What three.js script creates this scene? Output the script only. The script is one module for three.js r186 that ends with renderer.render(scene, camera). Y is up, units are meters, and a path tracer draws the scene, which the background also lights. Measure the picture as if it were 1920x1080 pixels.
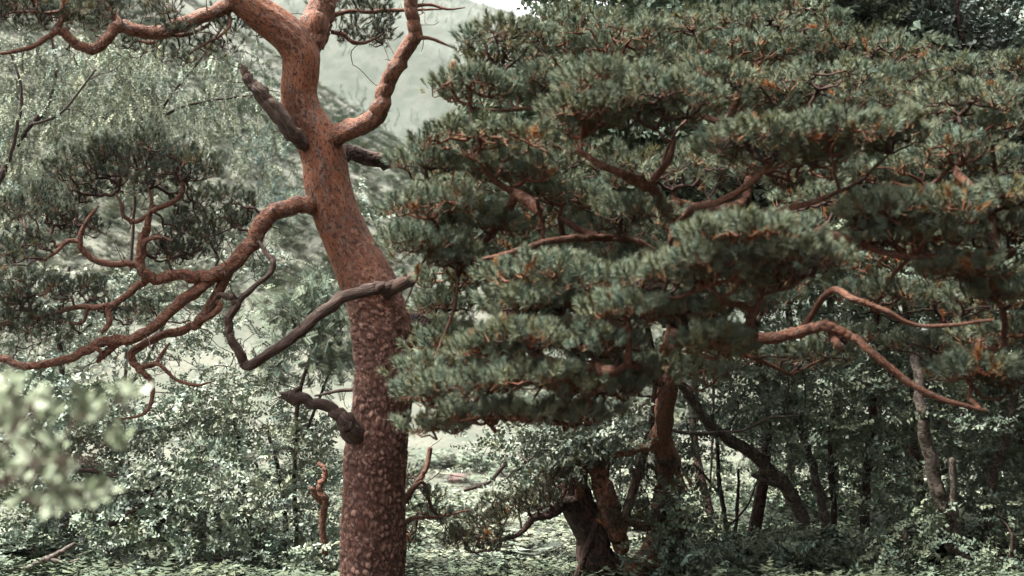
import * as THREE from 'three';

// ------------------------------------------------------------------ camera, sky, sun, exposure
const FOV = 27, PITCH = 8 * Math.PI / 180, EYE = new THREE.Vector3(0, 1.6, 0);
const scene = new THREE.Scene();
const camera = new THREE.PerspectiveCamera(FOV, 16 / 9, 0.1, 6000);
camera.position.copy(EYE);
camera.lookAt(0, 1.6 + Math.sin(PITCH), -Math.cos(PITCH));
camera.focus = 15.5;
camera.userData.fStop = 1.2;
camera.updateMatrixWorld();

const renderer = new THREE.WebGLRenderer({ antialias: true });
renderer.setSize(1024, 576);
renderer.toneMapping = THREE.LinearToneMapping;
renderer.toneMappingExposure = 16;
renderer.shadowMap.enabled = true;

// overcast sky: brighter overhead than at the horizon, faint cloud mottling
{
  const W = 256, H = 128, data = new Float32Array(W * H * 4);
  for (let j = 0; j < H; j++) for (let i = 0; i < W; i++) {
    const el = ((j + 0.5) / H - 0.5) * Math.PI, az = (i + 0.5) / W * Math.PI * 2;
    const s = Math.max(0, Math.sin(el));
    const mott = 0.04 * Math.sin(az * 3 + 4 * el) * Math.cos(el * 7 + az) * Math.cos(el);
    const L = 0.30 * (0.33 + 1.0 * s) * (1 + mott);
    const k = (j * W + i) * 4;
    const low = el < 0 ? 0.35 : 1;
    data[k] = L * 1.0 * low; data[k + 1] = L * 0.975 * low; data[k + 2] = L * 0.965 * low; data[k + 3] = 1;
  }
  const sky = new THREE.DataTexture(data, W, H, THREE.RGBAFormat, THREE.FloatType);
  sky.mapping = THREE.EquirectangularReflectionMapping;
  sky.magFilter = THREE.LinearFilter; sky.needsUpdate = true;
  scene.background = sky; scene.environment = sky;
}
const sun = new THREE.DirectionalLight(new THREE.Color(1.0, 0.96, 0.9), 1.5);
sun.position.set(-21, 42, -5); sun.target.position.set(0, 2, -12);
sun.castShadow = true; sun.shadow.radius = 26;
Object.assign(sun.shadow.camera, { left: -30, right: 30, top: 30, bottom: -30, near: 1, far: 120 });
scene.add(sun, sun.target);
scene.fog = new THREE.FogExp2(new THREE.Color(0.80, 0.90, 0.93), 0.00007);

// ------------------------------------------------------------------ helpers
let seed = 1;
function reseed(n) { seed = n >>> 0; }
function rnd() { seed = (seed + 0x6D2B79F5) >>> 0; let t = seed; t = Math.imul(t ^ (t >>> 15), t | 1); t ^= t + Math.imul(t ^ (t >>> 7), t | 61); return ((t ^ (t >>> 14)) >>> 0) / 4294967296; }
const rr = (a, b) => a + (b - a) * rnd();
const gauss = () => (rnd() + rnd() + rnd() + rnd() - 2) * 1.0;
const V = (x, y, z) => new THREE.Vector3(x, y, z);
const mix = (a, b, t) => a + (b - a) * t;
const clamp = (x, a = 0, b = 1) => Math.min(b, Math.max(a, x));
const sstep = (a, b, x) => { const t = clamp((x - a) / (b - a)); return t * t * (3 - 2 * t); };
function hash3(x, y, z) { let h = Math.imul(x, 374761393) + Math.imul(y, 668265263) + Math.imul(z, 2147483647 ^ 0x5bd1e995); h = Math.imul(h ^ (h >>> 13), 1274126177); h ^= h >>> 16; h = Math.imul(h, 0x85ebca6b); return ((h ^ (h >>> 13)) >>> 0) / 4294967296; }
function noise3(x, y, z) {
  const xi = Math.floor(x), yi = Math.floor(y), zi = Math.floor(z), fx = x - xi, fy = y - yi, fz = z - zi;
  const u = fx * fx * (3 - 2 * fx), v = fy * fy * (3 - 2 * fy), w = fz * fz * (3 - 2 * fz);
  const c = (a, b, d) => hash3(xi + a, yi + b, zi + d);
  return mix(mix(mix(c(0, 0, 0), c(1, 0, 0), u), mix(c(0, 1, 0), c(1, 1, 0), u), v), mix(mix(c(0, 0, 1), c(1, 0, 1), u), mix(c(0, 1, 1), c(1, 1, 1), u), v), w);
}
function fbm(x, y, z, o = 4) { let s = 0, a = 0.5, n = 0; for (let i = 0; i < o; i++) { s += a * noise3(x, y, z); n += a; a *= 0.5; x = x * 2.03 + 7.1; y = y * 2.03 + 3.7; z = z * 2.03 + 1.3; } return s / n; }
function pnoise(x, y, P, s) { const xi = Math.floor(x), yi = Math.floor(y), fx = x - xi, fy = y - yi, u = fx * fx * (3 - 2 * fx), v = fy * fy * (3 - 2 * fy); const m = a => ((a % P) + P) % P; const c = (a, b) => hash3(m(xi + a), m(yi + b), s); return mix(mix(c(0, 0), c(1, 0), u), mix(c(0, 1), c(1, 1), u), v); }
function pfbm(u, v, P, s, o = 4) { let t = 0, a = 0.5, n = 0; for (let i = 0; i < o; i++) { t += a * pnoise(u * P, v * P, P, s + i); n += a; a *= 0.5; P *= 2; } return t / n; }
function voro(x, y, z, s) { // distance to nearest cell centre, to the second, and that cell's own number
  const xi = Math.floor(x), yi = Math.floor(y), zi = Math.floor(z); let f1 = 9, f2 = 9, id = 0;
  for (let a = -1; a <= 1; a++) for (let b = -1; b <= 1; b++) for (let c = -1; c <= 1; c++) {
    const X = xi + a, Y = yi + b, Z = zi + c;
    const dx = X + hash3(X, Y, Z + s) - x, dy = Y + hash3(X + 91, Y, Z + s) - y, dz = Z + hash3(X, Y + 57, Z + s) - z;
    const d = Math.sqrt(dx * dx + dy * dy + dz * dz);
    if (d < f1) { f2 = f1; f1 = d; id = hash3(X + 13, Y + 29, Z + s); } else if (d < f2) f2 = d;
  }
  return [f1, f2, id];
}
// a point of the place from where it lies in view and how far off it stands
const F = 540 / Math.tan(FOV * Math.PI / 360);
const FW = V(0, Math.sin(PITCH), -Math.cos(PITCH)), UPV = V(0, Math.cos(PITCH), Math.sin(PITCH));
function P(px, py, d) { return EYE.clone().addScaledVector(FW, d).addScaledVector(V(1, 0, 0), d * (px - 960) / F).addScaledVector(UPV, d * (540 - py) / F); }
const M = (px, d) => px * d / F;

const names = {};
function numbered(n) { const k = names[n] = (names[n] ?? -1) + 1; return k ? `${n}_${String(k).padStart(3, '0')}` : n; }
function thing(name, label, category, pos = V(0, 0, 0), group) {
  const o = new THREE.Group(); o.name = numbered(name); o.position.copy(pos); scene.add(o);
  o.userData = { label, category }; if (group) o.userData.group = group; return o;
}
function shadow(m) { m.castShadow = true; m.receiveShadow = true; return m; }
// geometry builder: everything in world metres, moved to the thing's base when built
class GB {
  constructor() { this.p = []; this.n = []; this.u = []; this.c = null; this.i = []; }
  get empty() { return this.i.length === 0; }
  tube(pts, rad, sides = 6, { lump = 0, cap = true, tile = 0.5, seed: sd = 0, jag = 0 } = {}) {
    if (pts.length < 2) return this;
    const n = pts.length, T = [], N = V(0, 0, 0), B = V(0, 0, 0); let len = 0, base = this.p.length / 3;
    for (let k = 0; k < n; k++) T.push(pts[Math.min(n - 1, k + 1)].clone().sub(pts[Math.max(0, k - 1)]).normalize());
    N.set(0, 0, 1); if (Math.abs(T[0].z) > 0.9) N.set(1, 0, 0);
    N.sub(T[0].clone().multiplyScalar(N.dot(T[0]))).normalize();
    const circ = Math.max(1, Math.round(2 * Math.PI * rad[0] / tile));
    for (let k = 0; k < n; k++) {
      if (k) len += pts[k].distanceTo(pts[k - 1]);
      N.sub(T[k].clone().multiplyScalar(N.dot(T[k]))).normalize(); B.crossVectors(T[k], N);
      for (let s = 0; s <= sides; s++) {
        const a = s / sides * Math.PI * 2, ca = Math.cos(a), sa = Math.sin(a);
        const dx = N.x * ca + B.x * sa, dy = N.y * ca + B.y * sa, dz = N.z * ca + B.z * sa;
        let r = rad[k];
        if (lump) { const q = 0.2 / Math.max(rad[k], 0.012); r *= 1 + lump * 2 * (fbm(pts[k].x * q + dx * 1.2 + sd, pts[k].y * q + dy * 1.2, pts[k].z * q + dz * 1.2, 3) - 0.5); if (r > 0.02) { const kn = noise3(pts[k].x * 7 + sd + dx * 1.6, pts[k].y * 7 + dy * 1.6, pts[k].z * 7 + dz * 1.6); r *= 1 + 0.3 * sstep(0.72, 0.95, kn); r += (noise3(pts[k].x * 8 + dx * 4, pts[k].y * 8 + dy * 4, pts[k].z * 8 + dz * 4) - 0.5) * Math.min(0.016, r * 0.18); } }
        const j = jag && k === n - 1 ? jag * Math.max(rad[k], 0.02) * (hash3(s % sides, sd * 7 | 0, 3) - 0.35) * 2.4 : 0; if (j) r *= 0.75;
        this.p.push(pts[k].x + dx * r + T[k].x * j, pts[k].y + dy * r + T[k].y * j, pts[k].z + dz * r + T[k].z * j);
        this.n.push(dx, dy, dz); this.u.push(s / sides * circ, len / tile);
      }
    }
    const w = sides + 1;
    for (let k = 0; k < n - 1; k++) for (let s = 0; s < sides; s++) { const a = base + k * w + s, b = a + w; this.i.push(a, a + 1, b, b, a + 1, b + 1); }
    if (cap) for (const e of [0, n - 1]) {
      const c = this.p.length / 3, t = T[e].clone().multiplyScalar(e ? 1 : -1);
      this.p.push(pts[e].x + t.x * rad[e] * 0.5, pts[e].y + t.y * rad[e] * 0.5, pts[e].z + t.z * rad[e] * 0.5); this.n.push(t.x, t.y, t.z); this.u.push(0.5, len / tile);
      for (let s = 0; s < sides; s++) { const a = base + e * w + s; if (e) this.i.push(a, a + 1, c); else this.i.push(a + 1, a, c); }
    }
    return this;
  }
  geo(origin, smooth = false) {
    const g = new THREE.BufferGeometry(), p = new Float32Array(this.p);
    if (origin) for (let k = 0; k < p.length; k += 3) { p[k] -= origin.x; p[k + 1] -= origin.y; p[k + 2] -= origin.z; }
    g.setAttribute('position', new THREE.BufferAttribute(p, 3));
    g.setAttribute('normal', new THREE.BufferAttribute(new Float32Array(this.n), 3));
    g.setAttribute('uv', new THREE.BufferAttribute(new Float32Array(this.u), 2));
    g.setIndex(this.i); if (smooth) { g.computeVertexNormals(); weldRings(g); } return g;
  }
  build(name, mat, root, parent = root, origin = root.position) {
    const m = shadow(new THREE.Mesh(this.geo(origin, this.smooth), mat)); m.name = name; parent.add(m); return m;
  }
}
function weldRings(g) { // one normal for points that share a place (the seam of a tube)
  const p = g.attributes.position.array, n = g.attributes.normal.array, map = new Map();
  for (let k = 0; k < p.length; k += 3) { const key = `${Math.round(p[k] * 2e4)},${Math.round(p[k + 1] * 2e4)},${Math.round(p[k + 2] * 2e4)}`; const q = map.get(key); if (q) q.push(k); else map.set(key, [k]); }
  for (const q of map.values()) if (q.length > 1) { let x = 0, y = 0, z = 0; for (const k of q) { x += n[k]; y += n[k + 1]; z += n[k + 2]; } const l = Math.hypot(x, y, z) || 1; for (const k of q) { n[k] = x / l; n[k + 1] = y / l; n[k + 2] = z / l; } }
}
// [px, py, depth, radius in px] -> smooth polyline in metres
function curve(spec, step = 0.05) {
  const w = spec.map(([x, y, d, r]) => ({ p: P(x, y, d), r: M(r * 0.96, d) }));
  const cr = new THREE.CatmullRomCurve3(w.map(a => a.p), false, 'centripetal');
  const n = Math.max(4, Math.ceil(cr.getLength() / step)), pts = [], rad = [];
  for (let k = 0; k <= n; k++) { const t = k / n, s = t * (w.length - 1), i = Math.min(w.length - 2, Math.floor(s)); pts.push(cr.getPoint(t)); rad.push(mix(w[i].r, w[i + 1].r, s - i)); }
  return { pts, rad };
}
function limbGB(spec, { sides = 16, lump = 0.16, step = 0.03, tile = 0.5, jag = 0 } = {}) {
  const c = curve(spec, step), g = new GB();
  c.pts.forEach((p, k) => { const w = c.rad[k] * 0.8 * Math.min(1, k / 4), q = 0.2 / Math.max(0.03, c.rad[k]); p.x += (noise3(p.x * q + 3, p.y * q, p.z * q) - 0.5) * w; p.y += (noise3(p.x * q, p.y * q + 9, p.z * q) - 0.5) * w; p.z += (noise3(p.x * q, p.y * q, p.z * q + 5) - 0.5) * w; }); g.tube(c.pts, c.rad, sides, { lump, seed: spec[0][0] * 0.01, tile, jag }); g.smooth = true; g.c = c; return g;
}
// branches that reach every target: each new one starts from the nearest wood already there
function grow(seeds, targets, { step = 0.12, jit = 0.18, alpha = 0.3, rTip = 0.004, rMax = 0.06, pow = 0.42, sag = 0, taper = 1 } = {}) {
  const nodes = seeds.map(s => ({ p: s, parent: -1, load: 0, len: 0, seed: true })), chains = [];
  const order = targets.map(t => { let d = 1e9; for (const s of seeds) d = Math.min(d, s.distanceTo(t)); return [d, t]; }).sort((a, b) => a[0] - b[0]);
  for (const [, t] of order) {
    let best = 0, bd = 1e9;
    for (let k = 0; k < nodes.length; k++) { const d = nodes[k].p.distanceTo(t) + alpha * nodes[k].len; if (d < bd) { bd = d; best = k; } }
    const a = nodes[best].p, L = a.distanceTo(t), n = Math.max(2, Math.ceil(L / step));
    const c1 = V(gauss(), gauss() * 0.8 - sag, gauss()).multiplyScalar(L * jit), c2 = V(gauss(), gauss() * 0.8 - sag, gauss()).multiplyScalar(L * jit);
    const chain = [best]; let prev = best;
    for (let k = 1; k <= n; k++) {
      const s = k / n, q = a.clone().lerp(t, s);
      q.addScaledVector(c1, 3 * s * (1 - s) * (1 - s) * 1.6).addScaledVector(c2, 3 * s * s * (1 - s) * 1.6);
      if (k < n) q.add(V(gauss(), gauss(), gauss()).multiplyScalar(step * jit * 0.6));
      nodes.push({ p: q, parent: prev, load: 0, len: nodes[prev].len + L / n }); prev = nodes.length - 1; chain.push(prev);
    }
    chains.push(chain);
    for (let k = prev; k >= 0; k = nodes[k].parent) nodes[k].load++;
  }
  const R = k => Math.min(rMax, rTip * Math.pow(Math.max(1, nodes[k].load), pow));
  return { chains: chains.map(ch => ({ pts: ch.map(k => nodes[k].p), rad: ch.map((k, i) => (i === 0 ? R(ch[1]) : R(k)) * (i === ch.length - 1 ? 0.6 : 1)) })), nodes };
}
function twigs(res, sides = 5) { const g = new GB(); for (const c of res.chains) g.tube(c.pts, c.rad, c.rad[0] > 0.02 ? sides + 3 : sides, { lump: 0.1, cap: false }); return g; }

// an instanced mass of leaves or needles (nobody could count them)
const _m = new THREE.Matrix4(), _q = new THREE.Quaternion(), _s = new THREE.Vector3(), Y = V(0, 1, 0), _c = new THREE.Color();
function mass(name, geo, mat, list, parent, origin) { // list: {p, dir, roll, s, c}
  const im = shadow(new THREE.InstancedMesh(geo, mat, list.length)); im.name = name; im.userData.kind = 'stuff';
  const q2 = new THREE.Quaternion();
  list.forEach((e, k) => {
    _q.setFromUnitVectors(Y, e.dir); q2.setFromAxisAngle(Y, e.roll); _q.multiply(q2);
    _m.compose(_s.copy(e.p).sub(origin).clone(), _q, V(e.s, e.s, e.s)); im.setMatrixAt(k, _m);
    im.setColorAt(k, _c.setRGB(e.c[0], e.c[1], e.c[2]));
  });
  parent.add(im); return im;
}

// ------------------------------------------------------------------ textures
function tex(w, h, fn, { srgb = true, repeat } = {}) {
  const d = new Uint8Array(w * h * 4);
  const enc = x => { x = clamp(x); return 255 * (srgb ? (x <= 0.0031308 ? 12.92 * x : 1.055 * Math.pow(x, 1 / 2.4) - 0.055) : x); };
  for (let j = 0; j < h; j++) for (let i = 0; i < w; i++) { const c = fn((i + 0.5) / w, (j + 0.5) / h), k = (j * w + i) * 4; d[k] = enc(c[0]); d[k + 1] = enc(c[1]); d[k + 2] = enc(c[2]); d[k + 3] = 255; }
  const t = new THREE.DataTexture(d, w, h); t.colorSpace = srgb ? THREE.SRGBColorSpace : THREE.NoColorSpace;
  t.wrapS = t.wrapT = THREE.RepeatWrapping; t.magFilter = t.minFilter = THREE.LinearFilter; t.needsUpdate = true;
  if (repeat) t.repeat.set(...repeat); return t;
}
const lerp3 = (a, b, t) => [mix(a[0], b[0], t), mix(a[1], b[1], t), mix(a[2], b[2], t)];
const scale3 = (a, k) => [a[0] * k, a[1] * k, a[2] * k];

const C = {
  orange: [0.26, 0.09, 0.04], pinkish: [0.29, 0.15, 0.10], rust: [0.13, 0.045, 0.022], greyb: [0.19, 0.15, 0.125], darkb: [0.022, 0.012, 0.009],
  plate: [0.39, 0.225, 0.172], crack: [0.055, 0.020, 0.013],
};
const barkRedMap = tex(512, 512, (u, v) => {
  const a = pfbm(u, v, 6, 11), b = pfbm(u, v, 24, 31), s = pfbm(u, v, 64, 51, 2);
  let c = lerp3(C.rust, C.orange, sstep(0.3, 0.55, a)); c = lerp3(c, C.pinkish, sstep(0.46, 0.62, b) * 0.9); c = lerp3(c, scale3(C.rust, 0.5), sstep(0.56, 0.66, pfbm(u, v, 30, 41, 2)) * 0.8);
  c = lerp3(c, C.greyb, sstep(0.62, 0.75, pfbm(u, v, 10, 71)) * 0.6); c = lerp3(c, C.darkb, sstep(0.66, 0.76, s) * 0.7); return c;
});
const barkRedBump = tex(512, 512, (u, v) => { const b = pfbm(u, v, 24, 31) * 0.6 + pfbm(u, v, 64, 51, 2) * 0.4; return [b, b, b]; }, { srgb: false });
const barkDeadMap = tex(512, 512, (u, v) => {
  const a = pfbm(u * 1, v, 8, 5), st = pnoise(u * 48, v * 6, 48, 7) * 0.6 + pnoise(u * 96, v * 12, 96, 9) * 0.4;
  let c = lerp3([0.035, 0.021, 0.016], [0.125, 0.082, 0.064], sstep(0.25, 0.75, st)); c = lerp3(c, [0.06, 0.027, 0.016], sstep(0.5, 0.7, a) * 0.6); return c;
});
const barkDeadBump = tex(256, 256, (u, v) => { const st = pnoise(u * 48, v * 6, 48, 7) * 0.6 + pnoise(u * 96, v * 12, 96, 9) * 0.4; return [st, st, st]; }, { srgb: false });
const birchMap = tex(512, 512, (u, v) => {
  const a = pfbm(u, v, 6, 15), l = pnoise(u * 5, v * 40, 40, 17), d = pfbm(u, v, 16, 19);
  let c = lerp3([0.07, 0.052, 0.04], [0.15, 0.12, 0.092], sstep(0.35, 0.62, a)); c = lerp3(c, [0.022, 0.015, 0.012], sstep(0.66, 0.8, l) * 0.8); c = lerp3(c, [0.028, 0.019, 0.014], sstep(0.52, 0.64, d)); return c;
});
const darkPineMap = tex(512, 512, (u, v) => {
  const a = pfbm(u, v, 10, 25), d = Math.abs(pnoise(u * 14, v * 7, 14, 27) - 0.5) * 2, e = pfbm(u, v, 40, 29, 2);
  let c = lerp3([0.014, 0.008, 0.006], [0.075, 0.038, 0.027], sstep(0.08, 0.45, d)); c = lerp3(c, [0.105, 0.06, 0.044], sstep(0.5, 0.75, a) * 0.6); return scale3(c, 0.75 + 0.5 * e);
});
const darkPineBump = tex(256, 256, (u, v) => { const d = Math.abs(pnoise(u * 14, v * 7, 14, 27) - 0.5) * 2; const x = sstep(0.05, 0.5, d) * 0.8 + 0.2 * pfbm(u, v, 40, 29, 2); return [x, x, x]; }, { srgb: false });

const ALB = 0.63; // real-world base colours: what the maps and tints say, times this
const std = o => { const m = new THREE.MeshPhysicalMaterial({ roughness: 0.85, metalness: 0, specularIntensity: 0.7, side: THREE.DoubleSide, ...o }); m.color.multiplyScalar(ALB); return m; };
const MAT = {
  barkRed: std({ map: barkRedMap, bumpMap: barkRedBump, bumpScale: 0.02, roughness: 0.78 }),
  dead: std({ map: barkDeadMap, bumpMap: barkDeadBump, bumpScale: 0.01, roughness: 0.9 }),
  birch: std({ map: birchMap, roughness: 0.8 }),
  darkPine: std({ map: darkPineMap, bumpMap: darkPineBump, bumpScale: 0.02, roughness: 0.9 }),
  twig: std({ color: new THREE.Color().setRGB(0.055, 0.026, 0.018), roughness: 0.9 }),
  redTwig: std({ color: new THREE.Color().setRGB(0.14, 0.052, 0.026), roughness: 0.85 }),
  darkTwig: std({ color: new THREE.Color().setRGB(0.036, 0.019, 0.014), roughness: 0.9 }),
  needle: std({ vertexColors: true, roughness: 0.7, specularIntensity: 0.16 }),
  leaf: std({ vertexColors: true, roughness: 0.42, specularIntensity: 0.65 }),
  softLeaf: std({ vertexColors: true, roughness: 0.65, specularIntensity: 0.25 }),
};

// ------------------------------------------------------------------ foliage pieces
function shapeFrom(tris, cols) { // tris: flat list of Vector3, flat shaded
  const g = new THREE.BufferGeometry(), p = [], c = [];
  tris.forEach((v, k) => { p.push(v.x, v.y, v.z); const q = cols[Math.floor(k / 3)]; c.push(q[0], q[1], q[2]); });
  g.setAttribute('position', new THREE.Float32BufferAttribute(p, 3)); g.setAttribute('color', new THREE.Float32BufferAttribute(c, 3)); g.computeVertexNormals(); return g;
}
function tuftGeo(n, len, needle, width, lean, sd) { // a pine shoot standing along +y
  reseed(sd); const t = [], c = [], brown = [0.9, 0.42, 0.32];
  for (let k = 0; k < 3; k++) { const a = k * 2.1, b = a + 2.1, r = 0.004; t.push(V(Math.cos(a) * r, -len * 0.7, Math.sin(a) * r), V(Math.cos(b) * r, -len * 0.7, Math.sin(b) * r), V(0, len, 0)); c.push(brown); }
  for (let k = 0; k < n; k++) {
    const s = Math.pow(rnd(), 0.7), az = rnd() * Math.PI * 2, el = rr(0.15, lean) * (1.15 - 0.6 * s), y = len * s;
    const d = V(Math.sin(el) * Math.cos(az), Math.cos(el), Math.sin(el) * Math.sin(az)), side = V(gauss(), gauss(), gauss()).cross(d).normalize().multiplyScalar(width / 2);
    const b = V(0, y, 0), L = needle * rr(0.75, 1.1), bend = V(gauss(), gauss(), gauss()).multiplyScalar(0.006);
    t.push(b.clone().add(side), b.clone().sub(side), b.clone().addScaledVector(d, L).add(bend)); c.push([1, 1, 1]);
  }
  return shapeFrom(t, c);
}
const TUFT = [1, 2, 3].map(k => tuftGeo(88, 0.06, 0.054, 0.0040, 1.45, 100 + k));
const TUFT_SMALL = [1, 2].map(k => tuftGeo(52, 0.06, 0.055, 0.0042, 1.35, 200 + k));
function leafTris(t, c, base, dir, nor, L, W, col = [1, 1, 1], fold = 0.12) {
  const side = V(0, 0, 0).crossVectors(dir, nor).normalize(), up = nor.clone().multiplyScalar(W * fold), at = (s, w) => base.clone().addScaledVector(dir, L * s).addScaledVector(side, W * w).addScaledVector(up, Math.abs(w) * 2 - s * s * 0.8);
  const tip = at(1, 0), b = at(0, 0), m = at(0.45, 0), l1 = at(0.35, 0.5), l2 = at(0.35, -0.5);
  t.push(b, l1, m, m, l1, tip, b, m, l2, m, tip, l2); for (let k = 0; k < 4; k++) c.push(col);
}
function sprayGeo(n, L, leafL, leafW, droop, spread, sd) { // a leafy twig along +y, leaves left and right
  reseed(sd); const t = [], c = [], brown = [0.35, 0.22, 0.18];
  const at = s => V(Math.sin(s * 2.2) * L * 0.06, L * s, droop * L * s * s);
  for (let k = 0; k < 4; k++) { const a = at(k / 4), b = at((k + 1) / 4); t.push(a.clone().add(V(0.003, 0, 0)), a.clone().sub(V(0.003, 0, 0)), b); c.push(brown); }
  for (let k = 0; k < n; k++) {
    const s = (k + 0.6) / n, sg = k % 2 ? 1 : -1, a = rr(0.5, 1.2);
    const d = V(sg * Math.sin(a), Math.cos(a), gauss() * spread).normalize();
    const nor = V(gauss() * spread, gauss() * spread, 1).normalize(); nor.addScaledVector(d, -nor.dot(d)).normalize();
    const q = rr(0.8, 1.25); leafTris(t, c, at(s), d, nor, leafL * rr(0.75, 1.2), leafW * rr(0.8, 1.15), [q, q, q * rr(0.9, 1.05)]);
  }
  return shapeFrom(t, c);
}
const SPRAY = [1, 2, 3].map(k => sprayGeo(13, 0.30, 0.062, 0.042, 0.25, 0.55, 300 + k));
const SPRAY_FINE = [1, 2].map(k => sprayGeo(16, 0.28, 0.042, 0.028, 0.2, 0.6, 320 + k));
const STRAND = [1, 2, 3].map(k => sprayGeo(30, 0.85, 0.05, 0.033, 0.12, 0.7, 340 + k));
function rowanGeo(sd) { // pinnate leaf: pairs of narrow leaflets along a stalk, several leaves to a twig
  reseed(sd); const t = [], c = [];
  for (let q = 0; q < 5; q++) {
    const az = q * 1.9 + rnd(), out = V(Math.cos(az), 0.55, Math.sin(az)).normalize(), b0 = V(0, 0.05 * q, 0), nor = V(-out.x * 0.6, 1, -out.z * 0.6); nor.addScaledVector(out, -nor.dot(out)).normalize();
    const side = V(0, 0, 0).crossVectors(out, nor);
    for (let k = 0; k < 7; k++) { const s = 0.05 + k * 0.022, drop = -0.9 * s * s; for (const sg of [-1, 1]) { const d = side.clone().multiplyScalar(sg).addScaledVector(out, 0.45).normalize(); const q2 = rr(0.85, 1.2); leafTris(t, c, b0.clone().addScaledVector(out, s).add(V(0, drop, 0)), d, nor, 0.055 * (1 - 0.04 * k), 0.016, [q2, q2, q2]); } }
  }
  return shapeFrom(t, c);
}
const ROWAN = [1, 2].map(k => rowanGeo(360 + k));
const tint = (c, v = 0.2, hue = 0.08) => { const k = 1 + (rnd() * 2 - 1) * v, h = (rnd() * 2 - 1) * hue; return [c[0] * k * (1 + h), c[1] * k, c[2] * k * (1 - h)]; };

// ------------------------------------------------------------------ ground and hills
function terrain(x, z) { // flat glen floor, then a slope that climbs on the far side and sinks towards a gully
  const d = -z, u = x / Math.max(20, d);
  const lift = sstep(26, 90, d);
  const slope = 0.34 - 0.85 * (u + 0.105) * (u > -0.105 ? 1 : 0.9);
  let h = lift * Math.max(0.10, slope) * Math.max(0, d - 26);
  h -= sstep(150, 260, d) * (d - 150) * 0.42;
  h += (fbm(x * 0.03, z * 0.03, 3, 4) - 0.5) * 7 * sstep(25, 110, d) + (fbm(x * 0.25, z * 0.25, 9, 3) - 0.5) * 0.35;
  return h;
}
const grassMap = tex(1024, 1024, (u, v) => {
  const a = pfbm(u, v, 8, 101, 5), b = pfbm(u, v, 48, 111, 3), s = pnoise(u * 120, v * 120, 120, 121);
  let c = lerp3([0.095, 0.118, 0.084], [0.165, 0.18, 0.138], sstep(0.3, 0.7, a)); c = lerp3(c, [0.14, 0.135, 0.10], sstep(0.52, 0.7, b) * 0.5); c = lerp3(c, [0.055, 0.074, 0.054], sstep(0.6, 0.78, s) * 0.55); return c;
});
{
  // radial sheet: fine near, coarse far, out to the horizon
  const rings = 150, seg = 200, p = [], uv = [], idx = [], col = [];
  for (let j = 0; j <= rings; j++) { const R = 0.5 + 1500 * Math.pow(j / rings, 4.2) + j * 0.12; for (let i = 0; i <= seg; i++) { const a = i / seg * Math.PI * 2, x = Math.sin(a) * R, z = -Math.cos(a) * R; p.push(x, terrain(x, z), z); uv.push(x / 14, z / 14); const soilShade = clamp(1.3 - sstep(14, 24, Math.hypot(x, z) - Math.max(0, x - 1) * 2.4 + 9 * Math.exp(-((x + 0.4) ** 2) / 1.4) + (fbm(x * 0.5, z * 0.5, 4, 3) - 0.5) * 10)); col.push(mix(1, 0.28, clamp(soilShade)), mix(1, 0.13, clamp(soilShade)), mix(1, 0.12, clamp(soilShade))); } }  // brown soil under the trees, darkened and widened to paint in shade
  for (let j = 0; j < rings; j++) for (let i = 0; i < seg; i++) { const a = j * (seg + 1) + i, b = a + seg + 1; idx.push(a, a + 1, b, b, a + 1, b + 1); }
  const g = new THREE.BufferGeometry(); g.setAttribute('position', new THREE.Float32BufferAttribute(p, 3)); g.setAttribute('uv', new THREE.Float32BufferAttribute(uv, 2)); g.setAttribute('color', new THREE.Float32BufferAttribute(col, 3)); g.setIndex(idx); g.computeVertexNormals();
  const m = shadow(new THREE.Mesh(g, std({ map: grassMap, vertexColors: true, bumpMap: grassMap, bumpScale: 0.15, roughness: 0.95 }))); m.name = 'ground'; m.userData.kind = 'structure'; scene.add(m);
}
{ // the mountainside beyond the gully, its ridge falling to the right
  const nu = 130, nv = 90, p = [], uv = [], idx = [];
  for (let j = 0; j <= nv; j++) for (let i = 0; i <= nu; i++) {
    const s = i / nu, t = j / nv, x = mix(-420, 620, s), zz = mix(-330, -980, t);
    const ridge = 340 - 0.42 * (x - (-60)) * (x > -60 ? 1 : 0.5);
    let y = -12 + Math.max(20, ridge) * Math.pow(Math.sin(Math.min(1, t * 1.25) * Math.PI / 2), 1.1) * (t > 0.8 ? 1 - (t - 0.8) * 1.5 : 1);
    y += (fbm(x * 0.012, zz * 0.012, 5, 5) - 0.5) * 46 * Math.min(1, t * 3) + (fbm(x * 0.06, zz * 0.06, 8, 3) - 0.5) * 7;
    p.push(x, y, zz); uv.push(x / 34, (zz + 2 * y) / 34);
  }
  for (let j = 0; j < nv; j++) for (let i = 0; i < nu; i++) { const a = j * (nu + 1) + i, b = a + nu + 1; idx.push(a, a + 1, b, b, a + 1, b + 1); }
  const g = new THREE.BufferGeometry(); g.setAttribute('position', new THREE.Float32BufferAttribute(p, 3)); g.setAttribute('uv', new THREE.Float32BufferAttribute(uv, 2)); g.setIndex(idx); g.computeVertexNormals();
  const m = shadow(new THREE.Mesh(g, std({ map: grassMap, color: new THREE.Color().setRGB(0.52, 0.54, 0.53), bumpMap: grassMap, bumpScale: 1.2, roughness: 0.95 }))); m.name = 'hill'; m.userData.kind = 'structure'; scene.add(m);
}

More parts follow.
